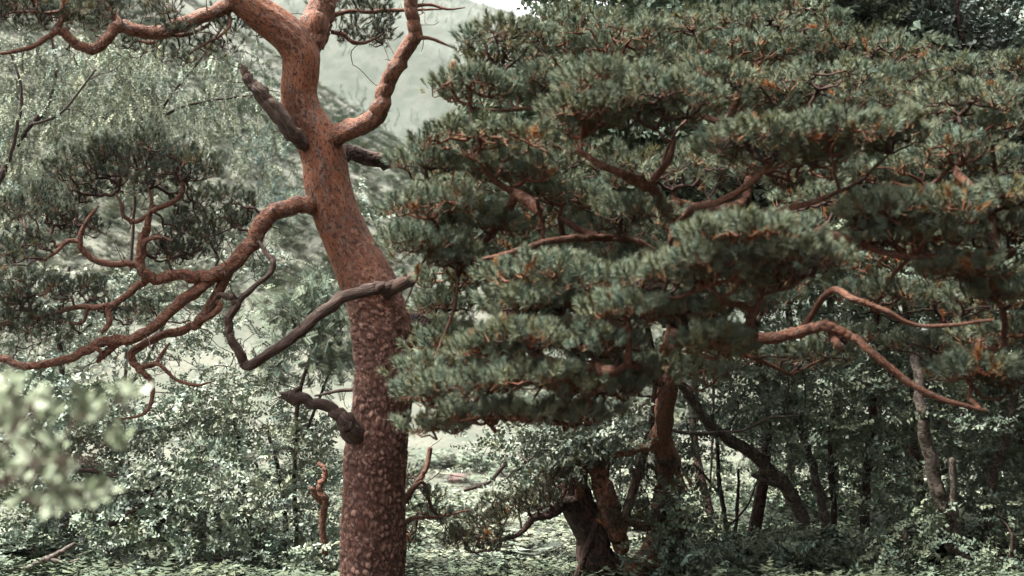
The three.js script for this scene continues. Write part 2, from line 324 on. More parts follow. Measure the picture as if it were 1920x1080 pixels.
{ // heather and scrub on the mountainside
  reseed(4100); const list = [], m = scene.getObjectByName('hill'), p = m.geometry.attributes.position;
  for (let k = 0; k < 26000; k++) { const i = Math.floor(rnd() * p.count), q = V(p.getX(i) + rr(-4, 4), p.getY(i) - 0.5, p.getZ(i) + rr(-4, 4)); if (fbm(q.x * 0.02, q.y * 0.02, q.z * 0.02, 3) < 0.44) continue; list.push({ p: q, dir: V(gauss() * 0.4, 1, gauss() * 0.4).normalize(), roll: rnd() * 6.28, s: rr(7, 22), c: tint(lerp3([0.05, 0.075, 0.052], [0.2, 0.23, 0.17], rnd()), 0.3) }); }
  const im = mass('scrub', SPRAY_FINE[1], MAT.softLeaf, list, scene, V(0, 0, 0)); im.userData.label = 'dark scrub dotted over the far mountainside'; im.userData.category = 'scrub';
}
// where a line of sight meets the ground
function onGround(px, py) { const dir = P(px, py, 1).sub(EYE); for (let d = 10; d < 400; d += 0.5) { const q = EYE.clone().addScaledVector(dir, d); if (q.y < terrain(q.x, q.z)) return { p: V(q.x, terrain(q.x, q.z), q.z), d }; } const q = EYE.clone().addScaledVector(dir, 240); return { p: V(q.x, terrain(q.x, q.z), q.z), d: 240 }; }
const groundUnder = (px, d) => { const q = P(px, 540, d); return V(q.x, terrain(q.x, q.z), q.z); };

{ // bracken and rough grass on the slope
  reseed(4000); const t = [], c = [];
  for (let k = 0; k < 7; k++) { // arching fronds with paired leaflets
    const az = rnd() * 6.28, out = V(Math.cos(az), 0, Math.sin(az)), L = rr(0.4, 0.75), H = rr(0.35, 0.6), side = V(-out.z, 0, out.x), at = q => out.clone().multiplyScalar(L * q).add(V(0, H * (1.6 * q - q * q), 0)), q0 = rr(0.8, 1.25);
    for (let i = 0; i < 6; i++) for (const sg of [-1, 1]) { const q = 0.25 + i * 0.13, b = at(q), w = 0.2 * (1.1 - q), j = V(gauss(), gauss(), gauss()).multiplyScalar(0.03), e = out.clone().multiplyScalar(0.045); t.push(b.clone().add(e), b.clone().sub(e), b.clone().addScaledVector(side, sg * w).addScaledVector(out, 0.05).add(j)); c.push([q0, q0, q0]); }
  }
  const geo = shapeFrom(t, c), list = [];
  for (let k = 0; k < 42000; k++) {
    const d = 17 + 190 * Math.pow(rnd(), 1.7), x = d * rr(-0.47, 0.47), z = -d;
    if (fbm(x * 0.08, z * 0.08, 2, 3) < 0.4) continue;
    const pale = fbm(x * 0.05, z * 0.05, 7, 3); list.push({ p: V(x, terrain(x, z) - 0.03, z), dir: V(gauss() * 0.15, 1, gauss() * 0.15).normalize(), roll: rnd() * 6.28, s: rr(0.5, 1.0) * (d > 60 ? 1.3 : 1), c: tint(lerp3([0.13, 0.17, 0.11], [0.24, 0.262, 0.19], sstep(0.35, 0.65, pale)), 0.2) });
  }
  for (let k = 0; k < 9000; k++) { const d = 16.5 + 30 * Math.pow(rnd(), 1.3), x = d * rr(-0.45, 0.45), z = -d; const pale = fbm(x * 0.4, z * 0.4, 7, 3); if (pale < 0.36) continue; list.push({ p: V(x, terrain(x, z) - 0.03, z), dir: V(gauss() * 0.2, 1, gauss() * 0.2).normalize(), roll: rnd() * 6.28, s: rr(0.25, 0.55) + 0.9 * sstep(0.5, 0.7, fbm(x * 0.9, z * 0.9, 1, 3)), c: tint(lerp3([0.14, 0.18, 0.12], [0.26, 0.285, 0.21], sstep(0.4, 0.65, pale)), 0.25) }); }
  for (let k = 0; k < 2000; k++) { const d = rr(13.2, 17.5), x = d * rr(-0.46, 0.46), z = -d; list.push({ p: V(x, terrain(x, z) - 0.03, z), dir: V(gauss() * 0.25, 1, gauss() * 0.25).normalize(), roll: rnd() * 6.28, s: rr(0.25, 0.8), c: tint([0.105, 0.13, 0.085], 0.4) }); }
  const im = mass('grass', geo, MAT.softLeaf, list, scene, V(0, 0, 0)); im.userData.label = 'rough pale grass and bracken over the glen floor and slope'; im.userData.category = 'grass';
}

// ------------------------------------------------------------------ the red-barked pine
const NG = [0.212, 0.25, 0.172], NGY = [0.14, 0.14, 0.07], ORANGE = [0.36, 0.135, 0.045];
// puffs of shoots inside a flat cushion of foliage
function pad([cx, cy, rx, ry, d, n], { zf = 0.8, pr = [0.13, 0.22], tufts = 24, orange = 0.012, size = [0.85, 1.2], col = NG, under = 0.3 } = {}) {
  const c = P(cx, cy, d), a = M(rx, d), b = M(ry, d), zr = a * zf, puffs = [], out = [];
  for (let k = 0; k < n; k++) {
    const ang = rnd() * 6.283, r = Math.sqrt(rnd()), x = Math.cos(ang) * r, z = Math.sin(ang) * r, dome = Math.sqrt(Math.max(0, 1 - r * r));
    const y = rnd() < under ? -rr(0.1, 0.75) * (0.4 + 0.6 * dome) : dome * rr(0.25, 0.85) - 0.1;
    const R = rr(pr[0], pr[1]), q = c.clone().add(V(x * (a - R * 0.7), y * (b - R * 0.35), z * zr)); puffs.push(q);
    const brown = rnd() < orange * 1.6, cc = tint(rnd() < 0.08 ? NGY : col, 0.16), m = Math.round(tufts * rr(0.7, 1.3) * (R / pr[1]) ** 1.3);
    for (let i = 0; i < m; i++) {
      const dir = V(gauss(), gauss() * 0.8 + 0.35, gauss()).normalize(); if (dir.y < -0.25) dir.y = -dir.y;
      const p = q.clone().add(V(dir.x * R, dir.y * R * 0.7, dir.z * R)); dir.y += 0.55; dir.normalize();
      out.push({ p, dir, roll: rnd() * 6.28, s: rr(size[0], size[1]), c: rnd() < (brown ? 0.55 : orange * 0.4) ? lerp3(tint(ORANGE, 0.3), NGY, rnd() * 0.6) : tint(cc, 0.18) });
    }
  }
  return { c, puffs, tufts: out };
}
function split(list, n) { const o = Array.from({ length: n }, () => []); list.forEach((e, k) => o[k % n].push(e)); return o; }

// unique bark for the trunk: plates below, thin flaking orange bark above
const trunkSpec = [ // px, py, depth, half width
  [692, 1160, 13.6, 66], [697, 1080, 13.6, 59], [699, 1010, 13.58, 58], [701, 930, 13.56, 58], [705, 850, 13.55, 60], [714, 770, 13.52, 54], [722, 690, 13.5, 56], [718, 620, 13.5, 58], [703, 560, 13.5, 52], [682, 510, 13.5, 50], [655, 455, 13.5, 45], [632, 400, 13.5, 44],
  [616, 345, 13.5, 44], [609, 295, 13.5, 42], [592, 255, 13.5, 41], [569, 215, 13.48, 38], [560, 175, 13.46, 36], [564, 135, 13.44, 36], [563, 105, 13.42, 37], [546, 74, 13.38, 37], [515, 46, 13.32, 35], [480, 20, 13.25, 32], [448, -14, 13.2, 29], [420, -60, 13.1, 27]];
const trunkCurve = curve(trunkSpec, 0.0135);
const TL = trunkCurve.pts.reduce((s, p, k) => k ? s + p.distanceTo(trunkCurve.pts[k - 1]) : 0, 0);
const platesEnd = 0.50; // share of the length that carries thick plates
function barkAt(a, v) { // angle, share of length -> colour and relief in metres
  const R = 0.33, x = Math.cos(a) * R, z = Math.sin(a) * R, y = v * TL;
  const low = 1 - sstep(platesEnd - 0.13, platesEnd + 0.08, v + (fbm(x * 3, y * 1.5, z * 3, 3) - 0.5) * 0.16);
  const wx = (fbm(x * 12, y * 9, z * 12 + 5, 3) - 0.5) * 1.1, wy = (fbm(x * 12 + 9, y * 9, z * 12, 3) - 0.5) * 1.1;
  const [f1, f2, id] = voro(x * 19 + wx * 1.5, y * 11.5 + wy * 1.5, z * 19 + wx * 1.5, 3), edge = f2 - f1;
  const bigP = sstep(0.4, 0.6, fbm(x * 5 + 2, y * 4, z * 5, 2));
  const [m1, m2, id3] = voro(x * 30 + wx * 2, y * 21 + wy * 2, z * 30 + wx * 2, 5);
  const [g1, g2, id2] = voro(x * 34, y * 22, z * 34, 8);
  const fl = fbm(x * 22, y * 16, z * 22, 3), big = fbm(x * 4, y * 2.2, z * 4, 4), speck = fbm(x * 46, y * 34, z * 46, 2);
  let pl = lerp3(C.crack, lerp3([0.135, 0.05, 0.03], C.plate, clamp(id * 1.1)), sstep(0.0, 0.5, edge));
  pl = lerp3(pl, lerp3(C.crack, lerp3([0.15, 0.058, 0.036], C.plate, clamp(id3 * 1.1)), sstep(0.0, 0.45, m2 - m1)), bigP * 0.8);
  pl = lerp3(pl, [0.065, 0.026, 0.018], sstep(0.5, 0.66, fl) * 0.6);
  let up = lerp3([0.15, 0.052, 0.025], C.orange, sstep(0.34, 0.58, big)); up = lerp3(up, C.pinkish, sstep(0.5, 0.66, fl) * 0.75);
  up = lerp3(up, [0.16, 0.122, 0.105], sstep(0.52, 0.66, fbm(x * 7 + 3, y * 5, z * 7, 3)) * sstep(0.35, 0.75, id2) * (v < 0.8 ? 0.75 : 0.3));
  up = lerp3(up, C.darkb, sstep(0.57, 0.66, speck) * 0.8); up = lerp3(up, scale3(C.rust, 0.6), (1 - sstep(0.02, 0.09, g2 - g1)) * 0.45);
  return { c: lerp3(up, pl, low), h: mix(sstep(0.02, 0.12, g2 - g1) * 0.004 + (fl - 0.5) * 0.006, sstep(0.03, 0.3, edge) * 0.022 * (0.6 + 0.6 * id) + (fl - 0.5) * 0.005, low) };
}
const pineBase = groundUnder(697, 13.6);
const pine = thing('pine_tree', 'tall red barked pine with crooked leaning trunk and bare twisting limbs', 'pine tree', pineBase);
{
  const map = tex(512, 2048, (u, v) => barkAt(u * Math.PI * 2, v).c);
  const { pts, rad } = trunkCurve, n = pts.length, sides = 110, p = [], uv = [], idx = [];
  const hollow = [[P(598, 103, 13.12), 0.05], [P(641, 335, 13.15), 0.06], [P(574, 238, 13.2), 0.035]];
  const N = V(0, 0, 1); let len = 0;
  for (let k = 0; k < n; k++) {
    const T = pts[Math.min(n - 1, k + 1)].clone().sub(pts[Math.max(0, k - 1)]).normalize(); if (k) len += pts[k].distanceTo(pts[k - 1]);
    N.sub(T.clone().multiplyScalar(N.dot(T))).normalize(); const B = V(0, 0, 0).crossVectors(T, N);
    for (let s = 0; s <= sides; s++) {
      const a = s / sides * Math.PI * 2, d = N.clone().multiplyScalar(Math.cos(a)).addScaledVector(B, Math.sin(a)), v = len / TL;
      const lump = 1 + 0.13 * 2 * (fbm(d.x * 1.3 + 4, v * 9 + d.y, d.z * 1.3, 3) - 0.5);
      let r = rad[k] * lump + barkAt(a, v).h; const q = pts[k].clone().addScaledVector(d, r);
      for (const [hc, hr] of hollow) { const dd = q.distanceTo(hc) / hr; if (dd < 3) { r -= 0.07 * Math.exp(-dd * dd) - 0.025 * Math.exp(-((dd - 1.5) ** 2) * 4); } }
      q.copy(pts[k]).addScaledVector(d, r); p.push(q.x - pineBase.x, q.y - pineBase.y, q.z - pineBase.z); uv.push(s / sides, v);
    }
  }
  const w = sides + 1; for (let k = 0; k < n - 1; k++) for (let s = 0; s < sides; s++) { const a = k * w + s, b = a + w; idx.push(a, a + 1, b, b, a + 1, b + 1); }
  const g = new THREE.BufferGeometry(); g.setAttribute('position', new THREE.Float32BufferAttribute(p, 3)); g.setAttribute('uv', new THREE.Float32BufferAttribute(uv, 2)); g.setIndex(idx); g.computeVertexNormals(); weldRings(g);
  const m = shadow(new THREE.Mesh(g, std({ map, roughness: 0.82 }))); m.name = 'trunk'; pine.add(m);
}
// limbs: [points], sub-branches, foliage cushions that hang on them
function limb(tree, { spec, name = 'limb', label, mat = MAT.barkRed, subs = [], pads = [], padOpt = {}, twig = {}, twigMat = MAT.twig, geoSet = TUFT_SMALL, sides = 16, lump = 0.17, extra = [], side }) {
  if (name !== 'limb') for (const q of spec) q[3] *= 0.88; const g = limbGB(spec, { sides, lump, jag: /dead|stub/.test(name) ? 1 : 0 }), m = g.build(name, mat, tree); if (label) m.userData.label = label;
  const nodes = g.c.pts.filter((_, k) => k % 3 === 0);
  for (const s of subs) { for (const q of s) q[3] *= 0.9; s[s.length - 1][3] *= 0.55; const b = limbGB(s, { sides: 9, lump: 0.2 }); b.build('branch', s.mat || mat, tree, m); nodes.push(...b.c.pts.filter((_, k) => k % 3 === 0)); }
  const puffs = [...extra], tufts = [];
  const nt = side ?? Math.round(nodes.length * 1.3);
  for (let k = 0; k < nt; k++) { const q = nodes[Math.floor(rnd() * nodes.length)]; puffs.push(q.clone().add(V(gauss(), gauss() * 0.7 + 0.08, gauss()).multiplyScalar(rr(0.14, 0.55)))); }
  for (const q of pads) { const f = pad(q.map((x, i) => i === 5 ? Math.round(x * 3) : i === 2 || i === 3 ? x * 1.12 : x), padOpt); puffs.push(...f.puffs); tufts.push(...f.tufts); }
  if (puffs.length) { const res = grow(nodes, puffs, { step: 0.06, jit: 0.22, alpha: 0.25, rTip: 0.0042, rMax: 0.02, ...twig }); const t = twigs(res).build('twigs', twigMat, tree, m); t.userData.kind = 'stuff'; }
  split(tufts, geoSet.length).forEach((l, k) => l.length && mass('needles', geoSet[k], MAT.needle, l, m, tree.position));
  return m;
}
reseed(5001);
const smallPad = { zf: 0.8, pr: [0.05, 0.1], tufts: 4, orange: 0.006, size: [0.9, 1.35], col: [0.10, 0.122, 0.086], under: 0.45 };  // needle colour darkened to stand in for the shade on their undersides
// top-left limb
limb(pine, {
  spec: [[470, 18, 13.28, 17], [432, 12, 13.2, 15], [395, 25, 13.1, 13], [340, 46, 13.0, 14], [292, 62, 12.9, 13], [255, 55, 12.8, 12.5], [225, 48, 12.75, 12], [203, 68, 12.7, 11.5], [176, 91, 12.65, 10.5], [150, 85, 12.6, 9], [126, 66, 12.55, 9], [107, 52, 12.5, 8]],
  subs: [[[107, 52, 12.5, 7], [118, 32, 12.5, 6], [118, 10, 12.5, 5.5], [108, -14, 12.5, 5]], [[110, 54, 12.5, 7], [95, 66, 12.45, 6.5], [62, 87, 12.4, 5.5], [25, 97, 12.35, 4.5], [-20, 100, 12.3, 4]],
    [[224, 46, 12.75, 9], [214, 28, 12.8, 7.5], [200, 10, 12.85, 7], [182, -8, 12.9, 6.5], [170, -25, 12.9, 6]], [[390, 48, 13.15, 4], [350, 64, 13.2, 5], [318, 66, 13.2, 5], [282, 80, 13.2, 5], [262, 76, 13.2, 3.5]],
    [[428, 22, 13.2, 4], [430, 48, 13.1, 3.5], [412, 68, 13.05, 3.5], [388, 80, 13.0, 3], [352, 102, 13.0, 2.5]], [[120, 20, 12.5, 4], [80, 24, 12.45, 4], [40, 22, 12.4, 3.5], [-10, 28, 12.4, 3]]],
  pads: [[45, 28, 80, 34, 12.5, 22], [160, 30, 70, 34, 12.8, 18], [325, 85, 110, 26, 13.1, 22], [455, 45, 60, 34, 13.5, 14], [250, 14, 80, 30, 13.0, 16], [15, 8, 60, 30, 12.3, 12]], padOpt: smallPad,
});
// right limb of the upper fork (stem that leaves the frame)
limb(pine, { spec: [[562, 110, 13.5, 26], [585, 70, 13.5, 29], [596, 38, 13.52, 26], [606, 0, 13.55, 25], [618, -50, 13.6, 23]], sides: 30, lump: 0.12,
  subs: [[[600, 90, 13.7, 9], [612, 62, 13.75, 8], [622, 30, 13.8, 7], [626, -5, 13.85, 6]], [[622, 30, 13.8, 6], [650, 22, 13.9, 5], [700, 21, 14.0, 5], [760, 19, 14.1, 4], [830, 17, 14.2, 3]], [[622, 60, 13.8, 5], [645, 66, 13.9, 5], [662, 80, 13.9, 4.5], [690, 78, 14.0, 3.5], [720, 62, 14, 3]]],
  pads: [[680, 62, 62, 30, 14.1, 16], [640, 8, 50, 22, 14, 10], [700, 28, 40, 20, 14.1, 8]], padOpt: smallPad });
// the sweeping right-hand limb
limb(pine, { spec: [[600, 285, 13.5, 22], [626, 262, 13.42, 19], [660, 240, 13.3, 18.5], [698, 219, 13.2, 19], [718, 192, 13.15, 16.5], [727, 152, 13.1, 15.5], [752, 112, 13.0, 14.5], [776, 76, 12.95, 14.5], [773, 40, 12.9, 12.5], [769, 0, 12.85, 13.5], [775, -50, 12.8, 13]], sides: 26, lump: 0.12, side: 8, twig: { jit: 0.1 },
  subs: [[[782, 70, 12.9, 6], [802, 71, 12.9, 4], [825, 78, 12.9, 3.5], [850, 90, 12.9, 2.5]], [[775, 12, 12.9, 5], [805, 8, 12.95, 3.5], [838, 17, 12.95, 3], [872, 14, 12.95, 2]]] });
// lower left limb with its forks
limb(pine, {
  spec: [[600, 390, 13.45, 18], [573, 386, 13.3, 16], [540, 391, 13.2, 17], [506, 405, 13.1, 16.5], [484, 434, 13.05, 17], [470, 464, 13.0, 15], [430, 500, 12.9, 14.5], [388, 519, 12.85, 13], [340, 516, 12.8, 11.5], [292, 522, 12.75, 10.5], [268, 508, 12.7, 9.5], [262, 480, 12.7, 8.5], [266, 450, 12.7, 8.5], [276, 424, 12.7, 8]],
  subs: [
    [[276, 424, 12.7, 7.5], [282, 398, 12.7, 6.5], [318, 382, 12.65, 6], [344, 360, 12.6, 5.5], [342, 342, 12.6, 5], [324, 324, 12.6, 3.5]],
    [[280, 402, 12.7, 5], [252, 416, 12.75, 5], [232, 404, 12.75, 4.5], [228, 382, 12.75, 4], [214, 358, 12.8, 3]], [[284, 395, 12.7, 5], [284, 370, 12.75, 4], [272, 340, 12.8, 3]],
    [[266, 470, 12.7, 5.5], [276, 450, 12.62, 5.5], [300, 446, 12.55, 5], [322, 452, 12.5, 4]],
    [[268, 500, 12.7, 8], [240, 494, 12.65, 7], [208, 496, 12.6, 7], [168, 481, 12.55, 7], [150, 455, 12.5, 6.5], [160, 418, 12.5, 5], [184, 386, 12.5, 4]],
    [[152, 452, 12.5, 5.5], [128, 452, 12.48, 5], [108, 470, 12.45, 4.5], [78, 490, 12.4, 3]], [[122, 455, 12.5, 4], [104, 462, 12.5, 5], [103, 453, 12.5, 3]],
    [[284, 520, 12.75, 9], [262, 532, 12.72, 8], [236, 556, 12.68, 7.5], [200, 575, 12.64, 7], [150, 576, 12.6, 6], [82, 592, 12.55, 4.5], [66, 596, 12.5, 5], [52, 560, 12.5, 4]],
    [[200, 575, 12.64, 6], [205, 605, 12.6, 6.5], [190, 625, 12.58, 6]], [[165, 576, 12.6, 4], [155, 604, 12.6, 4], [130, 606, 12.55, 4]],
    [[410, 512, 12.9, 13], [375, 542, 12.85, 13], [335, 572, 12.8, 12.5], [290, 610, 12.75, 12], [240, 636, 12.7, 11], [190, 641, 12.65, 10.5], [140, 668, 12.6, 9.5], [80, 685, 12.55, 9], [40, 686, 12.5, 8], [10, 672, 12.5, 8.5], [-30, 680, 12.5, 8]],
    [[432, 505, 12.95, 11], [402, 558, 12.95, 11.5], [378, 595, 12.95, 11.5], [362, 612, 12.95, 10], [310, 626, 12.9, 9.5], [274, 642, 12.85, 9], [246, 667, 12.8, 8.5], [258, 690, 12.78, 7.5], [284, 714, 12.76, 6], [286, 748, 12.74, 4.5], [268, 776, 12.7, 4], [215, 787, 12.7, 3]],
    [[405, 562, 12.95, 6], [412, 575, 12.9, 7], [398, 592, 12.85, 7], [376, 604, 12.9, 6]], [[258, 690, 12.78, 5], [290, 684, 12.75, 5], [304, 664, 12.75, 4.5], [318, 643, 12.75, 4]],
    [[262, 688, 12.78, 5], [298, 684, 12.7, 4.5], [330, 712, 12.7, 4], [366, 722, 12.7, 4], [400, 715, 12.7, 2.5]],
    [[225, 640, 12.7, 8], [200, 660, 12.7, 9], [182, 678, 12.72, 9]], [[170, 655, 12.62, 5], [185, 655, 12.6, 5.5], [192, 668, 12.6, 4]]],
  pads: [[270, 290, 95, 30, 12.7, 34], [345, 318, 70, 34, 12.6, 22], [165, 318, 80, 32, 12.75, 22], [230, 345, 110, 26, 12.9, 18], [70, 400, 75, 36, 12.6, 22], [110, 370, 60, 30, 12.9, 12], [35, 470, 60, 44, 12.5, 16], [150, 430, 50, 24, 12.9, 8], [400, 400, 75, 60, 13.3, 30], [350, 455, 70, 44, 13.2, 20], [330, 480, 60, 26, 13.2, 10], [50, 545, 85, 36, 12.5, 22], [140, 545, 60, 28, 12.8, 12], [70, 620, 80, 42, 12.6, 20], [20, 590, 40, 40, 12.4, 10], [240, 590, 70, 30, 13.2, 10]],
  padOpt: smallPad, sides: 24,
});
// dead grey limb that hangs and hooks back up
limb(pine, { spec: [[745, 532, 13.15, 9], [705, 541, 13.06, 13], [660, 552, 12.98, 13], [618, 577, 12.9, 13.5], [560, 622, 12.8, 13], [505, 664, 12.7, 12], [462, 686, 12.65, 11.5], [451, 662, 12.62, 10], [432, 632, 12.6, 10.5], [430, 600, 12.6, 9], [444, 568, 12.6, 9], [430, 556, 12.6, 8]], name: 'dead_limb', label: 'grey bare dead limb hooked like an elbow', mat: MAT.dead, twigMat: MAT.dead, lump: 0.3,
  subs: [[[444, 568, 12.6, 7], [474, 540, 12.65, 6], [502, 518, 12.7, 6], [513, 492, 12.75, 7], [500, 474, 12.85, 5], [486, 452, 12.98, 8]], [[440, 562, 12.6, 6], [412, 552, 12.62, 5], [400, 566, 12.62, 3]]] });
limb(pine, { spec: [[720, 548, 13.2, 14], [756, 532, 13.08, 15], [776, 520, 13.0, 14], [790, 508, 12.95, 8]], name: 'broken_stub', side: 4, mat: MAT.dead });
limb(pine, { spec: [[572, 275, 13.35, 13], [553, 252, 13.15, 17], [522, 216, 13.1, 19], [492, 176, 13.08, 17], [466, 150, 13.06, 12], [456, 126, 13.05, 7]], name: 'dead_limb', label: 'short grey snapped limb pointing up beside the fork', mat: MAT.dead, sides: 18 });
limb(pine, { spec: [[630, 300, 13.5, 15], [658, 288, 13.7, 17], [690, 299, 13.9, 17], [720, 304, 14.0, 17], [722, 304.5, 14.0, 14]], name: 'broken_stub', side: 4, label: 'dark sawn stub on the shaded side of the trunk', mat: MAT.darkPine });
limb(pine, { spec: [[690, 815, 13.4, 24], [658, 806, 13.2, 24], [648, 790, 13.12, 19], [626, 770, 13.1, 13], [582, 755, 13.05, 12.5], [548, 744, 13.0, 14], [530, 742, 13.0, 8]], name: 'broken_stub', side: 4, label: 'knotted grey stub low on the trunk', mat: MAT.dead, sides: 18,
  subs: [[[548, 742, 13.0, 8], [556, 732, 13.0, 7], [566, 722, 13.0, 4]], [[690, 728, 13.7, 5], [640, 733, 13.75, 4], [590, 742, 13.8, 4]]] });
limb(pine, { spec: [[715, 660, 13.6, 38], [755, 628, 13.7, 40], [800, 615, 13.85, 36], [850, 630, 14.0, 28], [910, 660, 14.2, 20], [990, 700, 14.5, 12]], label: 'thick dark limb leaving the shaded side of the trunk', mat: MAT.darkPine, sides: 22 });  // dark bark here paints in the deep shadow on this limb
limb(pine, { spec: [[745, 960, 13.7, 8], [775, 915, 13.9, 6], [798, 880, 14, 5], [806, 840, 14.1, 5]], subs: [[[757, 935, 13.7, 5], [790, 905, 13.9, 4], [820, 965, 14.2, 4.5], [880, 956, 14.3, 3]], [[755, 985, 13.7, 6], [775, 972, 13.8, 5], [830, 970, 14.0, 4.5]]],
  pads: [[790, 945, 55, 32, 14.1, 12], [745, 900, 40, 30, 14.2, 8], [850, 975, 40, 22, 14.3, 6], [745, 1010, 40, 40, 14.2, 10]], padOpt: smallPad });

// ------------------------------------------------------------------ the spreading twin-stemmed pine
const spreadBase = groundUnder(1180, 15.2);
const spread = thing('pine_tree', 'wide pine with layered cushions of blue green needles on low orange limbs', 'pine tree', spreadBase);
const stemSpec = [[1172, 1150, 15.2, 46], [1205, 1075, 15.1, 38], [1250, 1000, 14.9, 34], [1257, 920, 14.7, 27], [1247, 850, 14.5, 23], [1243, 805, 14.2, 20], [1250, 730, 13.4, 19], [1262, 640, 12.6, 19], [1272, 540, 11.9, 20], [1278, 470, 11.4, 21], [1275, 425, 11.0, 19]];
const sg = limbGB(stemSpec, { sides: 26, lump: 0.2 }); sg.build('trunk', MAT.barkRed, spread);
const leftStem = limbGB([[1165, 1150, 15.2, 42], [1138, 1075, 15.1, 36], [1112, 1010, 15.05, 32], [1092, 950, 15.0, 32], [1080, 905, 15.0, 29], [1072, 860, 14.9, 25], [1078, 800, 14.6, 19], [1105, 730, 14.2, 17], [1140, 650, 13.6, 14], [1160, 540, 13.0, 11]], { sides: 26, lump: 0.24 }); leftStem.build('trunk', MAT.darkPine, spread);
{
  const s = limbGB([[1088, 930, 14.8, 9], [1086, 905, 14.7, 10], [1092, 880, 14.7, 9], [1098, 868, 14.7, 6]], { sides: 12 }); s.build('broken_stub', MAT.barkRed, spread);
  limbGB([[1166, 1030, 15.05, 14], [1158, 990, 14.85, 19], [1142, 950, 14.75, 21], [1128, 910, 14.75, 18], [1112, 870, 14.7, 13], [1090, 820, 14.4, 10], [1075, 760, 13.8, 8]], { sides: 20, lump: 0.2 }).build('limb', MAT.barkRed, spread);
  limb(spread, { spec: [[1240, 838, 14.45, 13], [1215, 838, 14.3, 11], [1185, 846, 14.2, 9], [1154, 855, 14.1, 6]], name: 'broken_stub', side: 4, label: 'short snapped stub with reddish bark', mat: MAT.barkRed });
  limb(spread, { spec: [[1090, 960, 14.95, 20], [1060, 945, 14.7, 12], [1030, 965, 14.5, 9], [1000, 972, 14.4, 7], [975, 1000, 14.3, 5], [930, 1015, 14.2, 3]], mat: MAT.darkPine, label: 'drooping limb with thin browned needles',
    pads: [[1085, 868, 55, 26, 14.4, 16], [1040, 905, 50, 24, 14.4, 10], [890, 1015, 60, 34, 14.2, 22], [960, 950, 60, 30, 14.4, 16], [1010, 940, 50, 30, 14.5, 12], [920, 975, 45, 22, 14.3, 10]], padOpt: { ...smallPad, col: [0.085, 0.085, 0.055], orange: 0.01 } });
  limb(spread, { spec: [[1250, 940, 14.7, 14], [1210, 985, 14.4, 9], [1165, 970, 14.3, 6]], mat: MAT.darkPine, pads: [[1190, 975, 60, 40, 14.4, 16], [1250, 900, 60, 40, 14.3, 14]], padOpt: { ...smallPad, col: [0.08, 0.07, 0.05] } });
}
reseed(6001);
const bigPad = { zf: 0.85, pr: [0.07, 0.14], tufts: 5, orange: 0.012, under: 0.18, size: [0.85, 1.6] };
